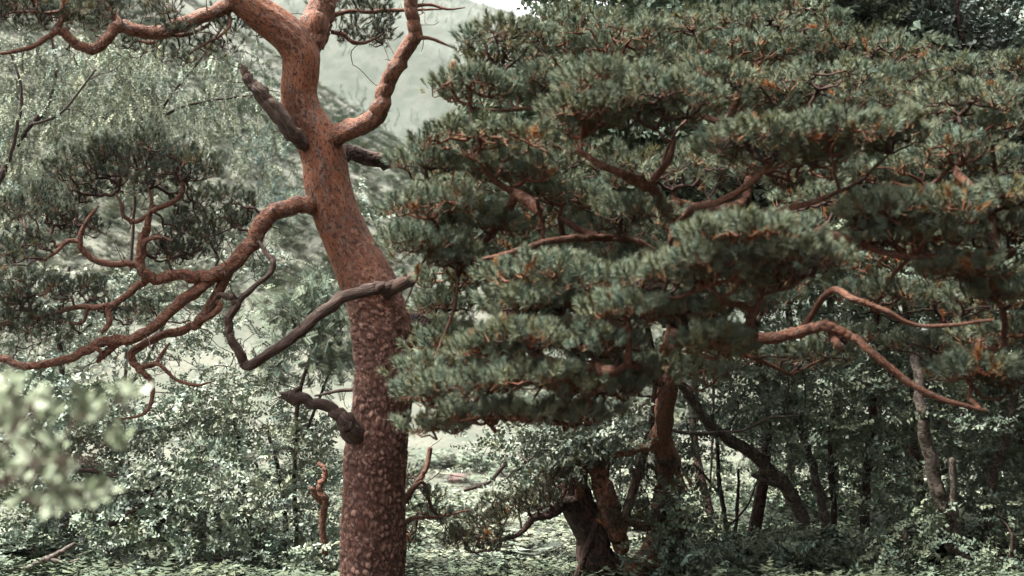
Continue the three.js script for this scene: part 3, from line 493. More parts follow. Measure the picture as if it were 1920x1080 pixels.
const PADS = [ // px, py, rx, ry, depth, puffs
  [945, 95, 105, 70, 11.4, 40], [880, 175, 85, 40, 10.8, 26], [1010, 175, 90, 50, 11.2, 24], [1130, 90, 130, 55, 12.2, 40], [1300, 70, 130, 50, 12.4, 36], [1060, 50, 60, 28, 12.4, 12], [1470, 60, 130, 56, 12.3, 38], [1400, 110, 110, 46, 12.0, 24], [1600, 110, 110, 52, 12.2, 28],
  [1150, 175, 120, 50, 10.0, 46], [1230, 210, 130, 58, 9.8, 50], [1090, 230, 90, 52, 9.9, 32], [1330, 165, 90, 40, 10.4, 26], [900, 280, 150, 44, 10.3, 46], [800, 320, 75, 40, 10.6, 18], [960, 330, 100, 40, 10.6, 22],
  [1420, 275, 110, 42, 9.4, 36], [1560, 268, 110, 46, 9.3, 40], [1670, 262, 80, 44, 9.5, 26], [1480, 320, 120, 36, 9.7, 22], [1800, 210, 110, 40, 10.6, 28], [1860, 250, 80, 40, 10.8, 16], [1740, 150, 90, 36, 11.8, 18],
  [1050, 385, 110, 40, 11.0, 30], [1175, 415, 90, 42, 10.6, 26], [820, 400, 105, 44, 10.4, 30], [790, 470, 90, 46, 10.4, 24], [900, 440, 100, 36, 10.8, 20], [860, 500, 80, 34, 10.5, 14],
  [1400, 460, 130, 52, 8.6, 56], [1500, 500, 90, 48, 8.5, 36], [1330, 510, 90, 50, 8.6, 36], [1250, 535, 90, 38, 8.8, 26], [1430, 530, 110, 40, 8.9, 22],
  [1640, 410, 80, 50, 9.4, 26], [1740, 410, 110, 46, 9.3, 36], [1860, 385, 90, 40, 9.6, 26], [1700, 465, 130, 44, 9.6, 26], [1850, 450, 100, 40, 9.9, 20],
  [1020, 525, 110, 40, 9.5, 40], [965, 585, 70, 36, 9.4, 22], [1120, 545, 90, 42, 9.3, 26], [1040, 580, 110, 34, 9.6, 20], [1180, 595, 90, 42, 9.0, 28], [1290, 600, 90, 40, 9.1, 24], [1340, 655, 80, 36, 8.9, 22], [1000, 645, 120, 34, 9.3, 30], [905, 668, 65, 32, 9.4, 15], [1120, 660, 100, 38, 9.2, 24],
  [800, 745, 70, 34, 9.6, 18], [890, 735, 100, 40, 9.4, 28], [1000, 725, 110, 44, 9.3, 32], [1110, 740, 100, 42, 9.4, 26], [930, 790, 130, 36, 9.6, 26], [1060, 790, 110, 34, 9.7, 20], [820, 810, 70, 26, 9.8, 12], [1200, 720, 70, 40, 9.6, 14],
  [1000, 290, 130, 60, 12.0, 26], [1130, 330, 120, 60, 12.3, 22], [1080, 130, 130, 60, 12.8, 24], [1230, 130, 130, 50, 12.6, 22], [1380, 210, 130, 60, 12.2, 26], [1480, 130, 120, 50, 12.6, 22], [1560, 340, 120, 60, 11.8, 24], [1400, 340, 110, 60, 11.9, 22], [1300, 480, 100, 60, 11.6, 18], [1680, 120, 110, 50, 12.8, 20], [1760, 260, 110, 50, 12.2, 20], [1840, 420, 110, 60, 11.8, 20], [1560, 480, 110, 50, 11.4, 18], [1700, 400, 110, 60, 11.9, 20], [980, 420, 110, 60, 11.8, 22], [880, 360, 100, 50, 11.6, 18], [1120, 470, 120, 50, 11.9, 20], [900, 540, 80, 50, 11.4, 16], [1020, 480, 110, 40, 11.5, 16], [1880, 150, 80, 50, 12.4, 14], [860, 640, 70, 45, 10.9, 16], [1260, 330, 150, 50, 11.6, 22], [1250, 440, 130, 60, 11.8, 20], [1520, 180, 150, 60, 11.6, 30], [1660, 200, 120, 50, 11.4, 20], [1540, 400, 120, 50, 11.0, 18], [1720, 340, 140, 50, 11.2, 24], [1860, 320, 90, 50, 11.4, 16],
  [1180, 520, 130, 60, 11.0, 22], [1420, 580, 110, 50, 10.4, 18], [1620, 500, 120, 50, 10.8, 18], [1780, 580, 140, 50, 11.0, 22], [1080, 620, 140, 50, 10.8, 22], [950, 690, 120, 50, 10.8, 20], [1150, 690, 120, 50, 10.8, 18], [1480, 680, 120, 40, 10.8, 14], [1300, 710, 100, 40, 10.6, 14], [1740, 660, 110, 40, 11, 12],
  [1790, 290, 90, 40, 10.3, 16], [835, 585, 75, 40, 11.2, 16], [815, 655, 60, 40, 11.0, 12], [800, 700, 60, 34, 10.4, 10], [840, 530, 80, 40, 11.2, 14], [1640, 560, 80, 30, 10.2, 12], [1800, 520, 110, 36, 9.6, 22], [1880, 560, 80, 36, 9.8, 16], [1820, 705, 75, 28, 9.2, 22], [1890, 720, 60, 30, 9.4, 14], [1870, 640, 80, 30, 10.4, 12], [1590, 640, 70, 26, 10.8, 8]];
const stemNodes = sg.c.pts.filter((p, k) => k % 3 === 0 && p.y > P(1247, 800, 14.2).y);
const LIMBS = [
  [[1275, 430, 11.0, 16], [1245, 382, 10.7, 15], [1216, 348, 10.4, 14], [1175, 328, 10.2, 11], [1130, 310, 10.1, 9], [1080, 280, 10.1, 6]],
  [[1216, 348, 10.4, 10], [1240, 318, 10.2, 8.5], [1258, 290, 10.1, 8], [1264, 262, 10.1, 6]],
  [[1277, 440, 11.05, 13], [1288, 405, 10.6, 11], [1310, 385, 10.3, 9], [1350, 378, 10.0, 9], [1400, 350, 9.9, 9], [1430, 325, 9.8, 8], [1448, 300, 9.7, 6]],
  [[1330, 392, 10.1, 7], [1400, 400, 9.9, 8], [1460, 398, 9.8, 8], [1530, 376, 9.7, 7], [1590, 352, 9.7, 5]],
  [[1272, 500, 11.6, 12], [1180, 452, 11.0, 10], [1080, 446, 10.6, 9], [1018, 455, 10.4, 8], [960, 474, 10.2, 7], [905, 486, 10.1, 5]],
  [[1018, 455, 10.4, 6], [1016, 415, 10.4, 6], [1006, 372, 10.4, 5]],
  [[1265, 620, 12.4, 16], [1330, 640, 11.0, 15], [1400, 636, 10.2, 14.5], [1480, 628, 9.7, 14], [1550, 612, 9.4, 12], [1600, 635, 9.3, 10], [1650, 672, 9.2, 9.5], [1700, 715, 9.15, 8.5], [1765, 748, 9.1, 7], [1850, 770, 9.1, 4]],
  [[1548, 605, 9.4, 11], [1560, 628, 9.2, 11], [1578, 652, 9.1, 7]],
  [[1500, 622, 9.65, 8], [1560, 545, 9.2, 8], [1600, 560, 9.1, 8], [1650, 578, 9.05, 7], [1720, 610, 9.05, 5], [1860, 600, 9.1, 4]],
  [[1255, 690, 13.0, 12], [1256, 690, 10.5, 11], [1248, 720, 9.8, 9], [1236, 765, 9.5, 7]],
  [[1262, 650, 12.7, 11], [1240, 680, 10.5, 10], [1200, 690, 9.6, 9], [1175, 685, 9.3, 8], [1140, 700, 9.2, 6]],
  [[1268, 580, 12.2, 12], [1310, 560, 10.5, 10], [1370, 615, 9.3, 9], [1420, 630, 9.0, 8]],
  [[1276, 470, 11.4, 12], [1400, 420, 10.6, 11], [1560, 440, 10.0, 10], [1690, 480, 9.7, 8], [1800, 480, 9.7, 7], [1900, 470, 9.8, 5]],
];
{
  const nodes = [...stemNodes], limbs = [];
  for (const s of LIMBS) { for (const q of s.slice(2)) q[2] -= 0.25; for (const q of s) q[3] *= 0.8; const g = limbGB(s, { sides: 12, lump: 0.2 }); g.build('limb', MAT.barkRed, spread); nodes.push(...g.c.pts.filter((_, k) => k % 3 === 0)); }
  const anchors = PADS.map(q => P(q[0], q[1] + q[3] * 0.55, q[4]));
  const res = grow(nodes, anchors, { step: 0.16, jit: 0.16, alpha: 0.12, rTip: 0.014, rMax: 0.05, pow: 0.5, sag: 0.3 });
  // chains come back in order of distance: match each to its cushion by its end
  for (const ch of res.chains) {
    const end = ch.pts[ch.pts.length - 1]; let bi = 0; anchors.forEach((a, k) => { if (a.distanceTo(end) < anchors[bi].distanceTo(end)) bi = k; });
    const g = new GB(); g.tube(ch.pts, ch.rad, 8, { lump: 0.2 }); const m = g.build('branch', MAT.barkRed, spread);
    const right = PADS[bi][0] > 1500 && PADS[bi][1] > 340;
    const f = pad(PADS[bi].map((x, i) => i === 5 ? Math.round(x * 2.1) : i === 3 ? x * 0.8 : x), { ...bigPad, orange: right ? 0.05 : 0.012 });
    const tw = grow(ch.pts.slice(-Math.max(3, Math.ceil(ch.pts.length * 0.6))), f.puffs, { step: 0.09, jit: 0.2, alpha: 0.2, rTip: 0.006, rMax: 0.02 });
    const t = twigs(tw).build('twigs', bi % 2 ? MAT.redTwig : MAT.twig, spread, m); t.userData.kind = 'stuff';
    split(f.tufts, 3).forEach((l, k) => l.length && mass('needles', TUFT[k], MAT.needle, l, m, spreadBase));
  }
}

// ------------------------------------------------------------------ broadleaf trees and shrubs
const LG = [0.165, 0.205, 0.148], LPALE = [0.27, 0.31, 0.23], LTEAL = [0.14, 0.18, 0.145];
// blobs: [px, py, rx, ry, depth, sprays]; stems: traced curves
function leafy(name, label, category, { base, stems = [], blobs, geos = SPRAY, col = LG, mat = MAT.leaf, bark = MAT.darkTwig, size = [0.8, 1.3], hang = 0, zf = 0.7, group, stemMat, vary = 0.25, rTip = 0.0035, rMax = 0.03, tw = 5, clump = 5, sd = 1 }) {
  reseed(sd); const o = thing(name, label, category, base, group), nodes = [];
  const trunkG = [];
  stems.forEach((s, k) => { const g = limbGB(s, { sides: s[0][3] > 12 ? 16 : 8, lump: 0.16, step: 0.07 }); trunkG.push(g.build(k ? 'stem' : 'trunk', stemMat || bark, o)); nodes.push(...g.c.pts.filter((_, i) => i % 3 === 0 && i > 2)); });
  if (!nodes.length) nodes.push(base.clone());
  const list = [], targets = [];
  for (const [cx, cy, rx, ry, d, n] of blobs) {
    const c = P(cx, cy, d), a = M(rx, d), b = M(ry, d);
    for (let k = 0; k < n / clump; k++) {
      let x, y, z; do { x = rr(-1, 1); y = rr(-1, 1); z = rr(-1, 1); } while (x * x + y * y + z * z > 1);
      const q = c.clone().add(V(x * a, y * b, z * a * zf)); if (q.y < terrain(q.x, q.z) + 0.05) q.y = terrain(q.x, q.z) + rr(0.05, 0.3);
      targets.push(q); const cc = tint(col, vary, 0.07);
      for (let i = 0; i < clump; i++) {
        const dir = hang ? V(gauss() * (1 - hang) * 0.7, -hang + gauss() * 0.2, gauss() * (1 - hang) * 0.7).normalize() : V(gauss(), gauss() * 0.5 + 0.15, gauss()).normalize();
        list.push({ p: q.clone().add(V(gauss(), gauss() * 0.6, gauss()).multiplyScalar(0.16)), dir, roll: rnd() * 6.28, s: rr(size[0], size[1]), c: tint(cc, 0.15, 0.06) });
      }
    }
  }
  const res = grow(nodes, targets, { step: 0.16, jit: 0.16, alpha: 0.3, rTip, rMax, pow: 0.45 });
  const t = twigs(res, tw).build('branches', bark, o); t.userData.kind = 'stuff';
  split(list, geos.length).forEach((l, k) => l.length && mass('leaves', geos[k], mat, l, o, base));
  return o;
}
// hanging birch, upper left, pale against the slope
leafy('birch_tree', 'pale birch with hanging fine leaves and thin dark boughs beyond the red pine', 'birch tree', {
  base: groundUnder(-60, 20), stemMat: MAT.darkTwig, sd: 7001,
  stems: [[[-60, 1000, 20, 14], [-50, 700, 20, 11], [-20, 380, 20, 8], [10, 310, 20, 5], [50, 245, 20, 4], [85, 205, 20, 3.5], [105, 130, 20, 3], [95, 60, 20, 2.5]], [[-20, 380, 20, 5], [20, 290, 19.6, 4], [40, 170, 19.6, 3], [20, 100, 19.6, 2]], [[85, 205, 20, 3], [60, 230, 19.8, 3], [110, 215, 19.5, 2.5], [180, 130, 19.5, 2]]],
  blobs: [[60, 180, 130, 150, 20, 600], [200, 200, 130, 130, 20.5, 560], [60, 330, 100, 110, 20, 300], [220, 130, 120, 70, 21, 300]], geos: SPRAY_FINE, col: LPALE, mat: MAT.softLeaf, hang: 0.55, size: [0.75, 1.25], clump: 5, vary: 0.45, rTip: 0.002, rMax: 0.012 });
leafy('birch_tree', 'slender birch with fan of dark twigs left of the red trunk', 'birch tree', {
  base: groundUnder(255, 21.5), sd: 7002, stems: [[[225, 1000, 21.5, 4], [240, 600, 21.5, 3.5], [262, 300, 21.5, 3], [280, 240, 21.5, 4], [330, 205, 21.5, 3], [400, 188, 21.5, 2.5], [462, 180, 21.5, 2]], [[272, 255, 21.5, 3], [320, 180, 21.3, 2.5], [370, 120, 21.2, 2.5], [425, 40, 21, 2]], [[262, 290, 21.5, 3], [268, 200, 21.7, 2.5], [280, 120, 21.8, 2]]],
  blobs: [[330, 180, 130, 110, 21.5, 520], [430, 220, 80, 110, 22, 220], [300, 300, 110, 70, 22, 240], [450, 130, 60, 80, 22, 90], [515, 330, 45, 110, 22, 70], [520, 200, 40, 80, 22.5, 40]], geos: SPRAY_FINE, col: LPALE, mat: MAT.softLeaf, hang: 0.55, size: [0.75, 1.25], clump: 5, vary: 0.45, rTip: 0.002, rMax: 0.012 });
// middle layer behind the lower left limb
leafy('birch_tree', 'leafy birch filling the gap beneath the lower left limb', 'birch tree', {
  base: groundUnder(120, 18), sd: 7003, stems: [[[120, 1000, 18, 9], [130, 800, 18, 7], [110, 620, 18, 5], [130, 500, 18, 3]], [[125, 850, 18, 5], [260, 700, 18, 4], [330, 560, 18, 3]]],
  blobs: [[80, 560, 130, 90, 18, 190], [230, 570, 130, 90, 18, 190], [380, 600, 100, 80, 18.2, 150], [150, 660, 150, 70, 17.8, 170], [330, 690, 130, 70, 17.8, 150], [500, 480, 70, 60, 19, 60], [470, 420, 60, 50, 19, 40]], geos: SPRAY_FINE, col: [0.16, 0.20, 0.145], clump: 6 });
const shrubs = [
  ['glossy leaved shrub with a long bare bough reaching over it', 300, 15.6, [[[330, 1090, 15.6, 8], [300, 960, 15.4, 6], [250, 905, 15.3, 5], [160, 882, 15.2, 5], [70, 892, 15.1, 3.5]], [[205, 985, 15.2, 5], [250, 958, 15.1, 5.5], [300, 912, 15.2, 4], [340, 885, 15.2, 3]]], [[180, 800, 130, 80, 15.8, 230], [330, 830, 120, 80, 15.7, 250], [200, 930, 120, 70, 15.5, 200], [330, 960, 120, 70, 15.3, 220]]],
  ['tall bright shrub just left of the red trunk', 520, 15.9, [[[540, 1090, 15.9, 6], [530, 920, 15.9, 4.5], [500, 800, 15.9, 3]], [[480, 1080, 15.9, 5], [450, 850, 15.9, 3.5], [430, 740, 15.9, 2]]], [[430, 760, 100, 80, 16.2, 210], [530, 860, 100, 80, 16, 230], [590, 980, 80, 90, 15.8, 170], [470, 970, 110, 90, 15.4, 250], [560, 800, 60, 70, 16.3, 80]]],
  ['low leafy shrub along the bottom edge under the bright one', 420, 14.9, [[[420, 1110, 14.9, 6], [410, 1040, 14.9, 4]]], [[400, 1040, 120, 55, 14.9, 170], [560, 1050, 90, 55, 14.9, 130], [240, 1010, 90, 45, 15, 80]]],
  ['dim shrub in the lowest corner behind the blurred leaves', 60, 15.6, [[[60, 1100, 15.6, 7], [70, 950, 15.6, 4]]], [[60, 900, 100, 90, 15.8, 150], [90, 770, 100, 80, 16.2, 140], [60, 1010, 80, 40, 15.4, 50]]],
];
shrubs.forEach(([label, px, d, stems, blobs], k) => leafy('shrub', label, 'shrub', { base: groundUnder(px, d), stems, blobs, geos: SPRAY, col: [[0.18, 0.22, 0.16], [0.235, 0.28, 0.21], [0.16, 0.20, 0.145], [0.14, 0.175, 0.125]][k], size: [[0.9, 1.4], [0.7, 1.15], [0.75, 1.2], [0.95, 1.5]][k], vary: 0.35, sd: 7100 + k, clump: 10, rMax: 0.014 }));
// rowan with feathery leaves
leafy('rowan_tree', 'young rowan with feathery paired leaflets beside the trunk', 'rowan tree', {
  base: groundUnder(570, 15.8), sd: 7201, stems: [[[560, 1090, 15.8, 5], [552, 900, 15.8, 4.5], [560, 750, 15.8, 4], [590, 640, 15.8, 3]], [[556, 850, 15.8, 3], [610, 720, 15.9, 3], [640, 640, 15.9, 2]]],
  blobs: [[560, 600, 90, 70, 16, 75], [620, 660, 70, 70, 15.8, 70], [540, 690, 60, 50, 16, 40], [600, 550, 60, 40, 16.2, 30]], geos: ROWAN, col: [0.15, 0.19, 0.135], size: [0.9, 1.3], hang: 0, clump: 2, mat: MAT.softLeaf });
// trees around and behind the spreading pine
leafy('birch_tree', 'birch with pale leaves spreading between the two pine stems', 'birch tree', {
  base: groundUnder(1010, 18), sd: 7301, stems: [[[985, 1090, 18, 2.5], [978, 1000, 18, 2.3], [974, 940, 18, 2.2], [1020, 880, 17.5, 2.5], [1090, 830, 17.3, 2.5]], [[870, 920, 17, 3], [915, 905, 17, 4], [948, 870, 17, 4]]],
  blobs: [[1090, 835, 120, 38, 14.1, 110], [1130, 795, 100, 36, 14, 90], [1060, 840, 120, 50, 17, 170], [1170, 830, 100, 50, 17, 130], [960, 850, 80, 40, 17.3, 70], [1160, 900, 70, 50, 17.4, 70], [1010, 905, 60, 30, 17, 60]], geos: SPRAY, col: [0.20, 0.24, 0.18], clump: 5, rMax: 0.012 });
leafy('birch_tree', 'birch with a long diagonal leaning trunk right of the pine stems', 'birch tree', {
  base: groundUnder(1510, 16), stemMat: MAT.birch, sd: 7302,
  stems: [[[1530, 1110, 16, 15], [1512, 1020, 16, 14], [1500, 955, 16, 13], [1462, 900, 15.9, 13], [1415, 855, 15.8, 12], [1360, 822, 15.6, 11], [1322, 785, 15.4, 9], [1290, 740, 15.2, 8], [1265, 700, 15, 7]], [[1545, 1090, 16.1, 11], [1548, 990, 16.2, 10], [1530, 900, 16.3, 9], [1500, 800, 16.4, 7]],
    [[1470, 910, 15.9, 6], [1440, 905, 15.8, 6], [1410, 890, 15.7, 4]], [[1340, 808, 15.5, 3], [1390, 808, 15.3, 3], [1440, 785, 15.2, 2.5], [1500, 780, 15.2, 1.5]], [[1230, 800, 15.1, 3], [1290, 812, 15.1, 4], [1345, 812, 15.3, 4]]],
  blobs: [[1380, 760, 130, 70, 15.8, 150], [1500, 720, 130, 70, 15.8, 160], [1500, 830, 70, 50, 16.2, 60], [1290, 830, 50, 30, 16, 25], [1400, 690, 110, 40, 15.6, 90]], geos: SPRAY, col: LG, clump: 7, rMax: 0.014, rTip: 0.004 });
leafy('birch_tree', 'birch with pale patchy trunk leaning away at the dark wood edge', 'birch tree', {
  base: groundUnder(1810, 15), stemMat: MAT.birch, sd: 7303,
  stems: [[[1815, 1110, 15, 18], [1800, 1040, 15, 17], [1772, 970, 15, 15], [1752, 900, 15, 13], [1738, 830, 15, 12], [1730, 770, 15, 11], [1715, 650, 15.2, 9]], [[1800, 1080, 15, 9], [1790, 960, 14.9, 8], [1785, 860, 14.9, 6]]],
  blobs: [[1700, 480, 180, 120, 15.6, 260], [1500, 520, 150, 120, 16, 200], [1850, 520, 120, 140, 15.8, 200], [1720, 700, 130, 60, 15.4, 110], [1650, 780, 100, 60, 15.6, 80], [1800, 790, 90, 60, 15.3, 70], [1690, 880, 80, 60, 15.7, 60]], geos: SPRAY, mat: MAT.softLeaf, col: LG, clump: 6, rMax: 0.014 });
leafy('birch_tree', 'birch with thin pale trunk nearest the dark edge of the wood', 'birch tree', {
  base: groundUnder(1840, 15.5), stemMat: MAT.birch, sd: 7304,
  stems: [[[1845, 1110, 15.5, 12], [1852, 1030, 15.5, 11], [1856, 940, 15.5, 10], [1868, 870, 15.5, 10], [1888, 810, 15.5, 9], [1905, 720, 15.6, 8]], [[1860, 1090, 15.6, 7], [1900, 950, 15.8, 6]]],
  blobs: [[1880, 720, 100, 70, 15.9, 90], [1880, 880, 90, 70, 16, 80]], geos: SPRAY, mat: MAT.softLeaf, col: LG, clump: 6, rMax: 0.014 });
leafy('birch_tree', 'dark birch stem standing between the leaning trunks', 'birch tree', {
  base: groundUnder(1620, 17), stemMat: MAT.darkPine, sd: 7305,
  stems: [[[1625, 1110, 17, 11], [1622, 1000, 17, 10], [1628, 880, 17, 9], [1640, 740, 17, 8], [1650, 640, 17, 6]], [[1570, 1090, 17.2, 7], [1560, 900, 17.3, 6], [1555, 800, 17.3, 4]]],
  blobs: [[1600, 800, 130, 90, 17.2, 130], [1650, 680, 110, 70, 17.2, 80], [1560, 900, 90, 60, 17.5, 60]], geos: SPRAY, mat: MAT.softLeaf, col: LG, clump: 6, rMax: 0.014 });
leafy('sapling', 'thin dark sapling with two bare stems before the pale slope', 'sapling', {
  base: groundUnder(1372, 19), sd: 7306, stems: [[[1370, 1060, 19, 6], [1360, 980, 19, 5], [1348, 900, 19, 4.5], [1345, 820, 19, 3.5]], [[1374, 1040, 19, 4], [1382, 960, 19, 3.5], [1385, 880, 19, 2.5]], [[1352, 930, 19, 3], [1320, 890, 19, 2.5], [1300, 870, 19, 2]], [[1362, 990, 19, 2.5], [1400, 950, 18.8, 2], [1420, 900, 18.8, 1.5]]],
  blobs: [[1350, 840, 70, 50, 19, 24], [1400, 960, 60, 60, 19, 16], [1320, 940, 40, 60, 19, 12]], geos: SPRAY_FINE, col: LG, clump: 2, rMax: 0.01 });
// understorey shrubs, lower right
[['dark undergrowth shrub at the feet of the leaning birch', 1480, 15.2, [[1430, 1040, 110, 50, 15.2, 120], [1540, 1050, 110, 50, 15, 120]]], ['dark undergrowth shrub between the birch stems', 1690, 14.8, [[1680, 990, 110, 70, 15.2, 140], [1640, 1060, 100, 40, 14.8, 90]]], ['dark undergrowth shrub under the thin pale birch', 1890, 14.6, [[1890, 980, 80, 80, 15.2, 110], [1860, 1060, 90, 40, 14.6, 80]]], ['shrub hiding the foot of the twin stemmed pine', 1270, 14.4, [[1262, 955, 50, 50, 14.3, 46], [1230, 1040, 70, 40, 14.4, 70], [1310, 1010, 80, 50, 14.8, 70]]]]
  .forEach(([label, px, d, blobs], k) => leafy('shrub', label, 'shrub', { base: groundUnder(px, d), stems: [[[px, 1110, d, 5], [px + 10, 1000, d, 3]]], blobs, geos: SPRAY, col: [0.14, 0.175, 0.125], mat: MAT.softLeaf, sd: 7400 + k, clump: 5, rMax: 0.012 }));
// broadleaf tree, upper right
leafy('alder_tree', 'blue green broadleaf tree with dark forked bough against the sky', 'alder tree', {
  base: groundUnder(1985, 17), sd: 7501, stemMat: MAT.darkPine,
  stems: [[[1990, 1000, 17, 22], [1985, 500, 17, 18], [1960, 260, 17, 13], [1900, 178, 17, 9], [1845, 130, 17, 9], [1815, 70, 17, 8], [1790, 20, 17, 7], [1765, -40, 17, 6]], [[1845, 130, 17, 7], [1838, 150, 16.8, 6], [1800, 60, 16.6, 5], [1795, -30, 16.6, 4]], [[1960, 260, 17, 8], [1850, 300, 16.8, 6], [1760, 330, 16.6, 4]]],
  blobs: [[1700, 60, 110, 80, 17, 260], [1830, 60, 110, 90, 17.3, 280], [1900, 150, 80, 90, 17, 190], [1780, 160, 110, 70, 17.2, 200], [1640, 20, 90, 50, 17.5, 140], [1880, 320, 80, 80, 17, 130], [1560, 30, 80, 50, 18, 110], [1450, 20, 80, 40, 18.5, 90], [1620, 150, 120, 70, 18.5, 150], [1500, 200, 120, 80, 19, 120]], geos: SPRAY, col: LTEAL, clump: 5, rMax: 0.02, size: [0.9, 1.4] });
// the closed wood behind
{
  const spots = [[1560, 24, 'nearest the leaning birch'], [1700, 22, 'between the two pale birch trunks'], [1850, 23, 'behind the thin pale birch'], [1960, 20, 'at the right edge'], [1640, 29, 'farther back between the stems'], [1780, 30, 'farther back by the patchy birch'], [1480, 27, 'behind the leaning birch'], [1920, 27, 'farther back at the right edge'], [1330, 26, 'behind the middle of the needle cushions'], [1160, 25, 'behind the upper needle cushions']];
  spots.forEach(([px, d, where], k) => leafy('birch_tree', 'dense dark birch in the closed wood, ' + where, 'birch tree', {
    base: groundUnder(px, d), sd: 7600 + k, group: 'dense birches of the wood behind', stemMat: MAT.darkPine, stems: [[[px, 960, d, px < 1440 ? 2 : 9], [px + 8, 700, d, px < 1440 ? 3 : 8], [px - 10, 450, d, 6], [px, 250, d, 3]]],
    blobs: (px < 1440 ? [[px, 300, 150, 210, d, 300], [px + 60, 480, 140, 120, d, 170]] : [[px, 640, 140, 150, d, 190], [px - 60, 820, 120, 90, d, 130], [px + 40, 400, 130, 140, d, 200], [px - 20, 220, 130, 120, d, 150], [px, 950, 130, 60, d, 90]]), geos: SPRAY, mat: MAT.softLeaf, col: LG, clump: 6, size: [1.4, 2.2], rMax: 0.03, zf: 0.9 }));
}
// pines glimpsed behind the trunk
leafy('birch_tree', 'mid distance birch seen through gaps below the needle cushions', 'birch tree', { base: groundUnder(860, 26), sd: 7701, stems: [[[720, 1000, 26, 4], [730, 800, 26, 3.5], [750, 600, 26, 3], [800, 480, 26, 2]]], blobs: [[900, 420, 150, 90, 26, 110], [1050, 470, 150, 80, 26, 100], [820, 560, 100, 80, 26, 70], [1100, 680, 160, 70, 25, 110], [700, 420, 60, 80, 25, 30]], geos: SPRAY, col: LG, clump: 5, size: [1, 1.6] });

// blurred pale leaves close to the lens, lower left: each leaf its own piece
{
  reseed(7801); const base = V(P(-60, 1000, 3.0).x, terrain(P(-60, 1000, 3).x, -3), -3.0), o = thing('willow_shrub', 'pale leafy spray close to the lens, blurred, at lower left', 'shrub', base);
  const stem = limbGB([[-90, 1500, 3.05, 9], [-60, 1150, 3.0, 8], [-40, 930, 3.0, 7], [20, 820, 3.0, 5], [70, 740, 3.0, 3]], { sides: 8, step: 0.03 }); stem.build('stem', MAT.twig, o);
  const s2 = limbGB([[-45, 960, 3.0, 5], [40, 880, 2.95, 4], [120, 860, 2.9, 3], [190, 870, 2.9, 2]], { sides: 6, step: 0.03 }); s2.build('stem', MAT.twig, o);
  const t = [], c = []; leafTris(t, c, V(0, 0, 0), V(0, 1, 0), V(0, 0, 1), 0.058, 0.036); const geo = shapeFrom(t, c);
  const mats = [[0.25, 0.305, 0.185], [0.215, 0.27, 0.16], [0.29, 0.34, 0.225]].map(k => std({ color: new THREE.Color().setRGB(...k), roughness: 0.5 }));
  const nodes = [...stem.c.pts, ...s2.c.pts].filter((p, k) => k % 4 === 0), tips = [];
  const cl = [[15, 728, 26], [20, 765, 42], [60, 785, 40], [25, 840, 45], [85, 765, 30], [150, 770, 30], [60, 880, 45], [110, 850, 35], [20, 920, 40], [170, 780, 20], [220, 830, 22], [150, 940, 30], [90, 960, 25], [240, 745, 18], [110, 910, 25], [185, 930, 15]];
  for (const [x, y, r] of cl) for (let k = 0; k < 18; k++) { const a = rnd() * 6.28, q = Math.sqrt(rnd()) * r * 1.15; tips.push(P(x + Math.cos(a) * q, y + Math.sin(a) * q * 0.8, rr(3.5, 4.2))); }
  const res = grow(nodes, tips, { step: 0.03, jit: 0.15, rTip: 0.0008, rMax: 0.003 }); const tg = twigs(res, 4).build('twigs', MAT.twig, o); tg.userData.kind = 'stuff';
  tips.forEach((p, k) => { const m = shadow(new THREE.Mesh(geo, mats[k % 3])); m.name = numbered('leaf'); m.position.copy(p).sub(base); m.rotation.set(rr(-1.2, 0.4), rnd() * 6.28, rr(-1.2, 1.2)); m.scale.setScalar(rr(0.8, 1.3)); o.add(m); });
}

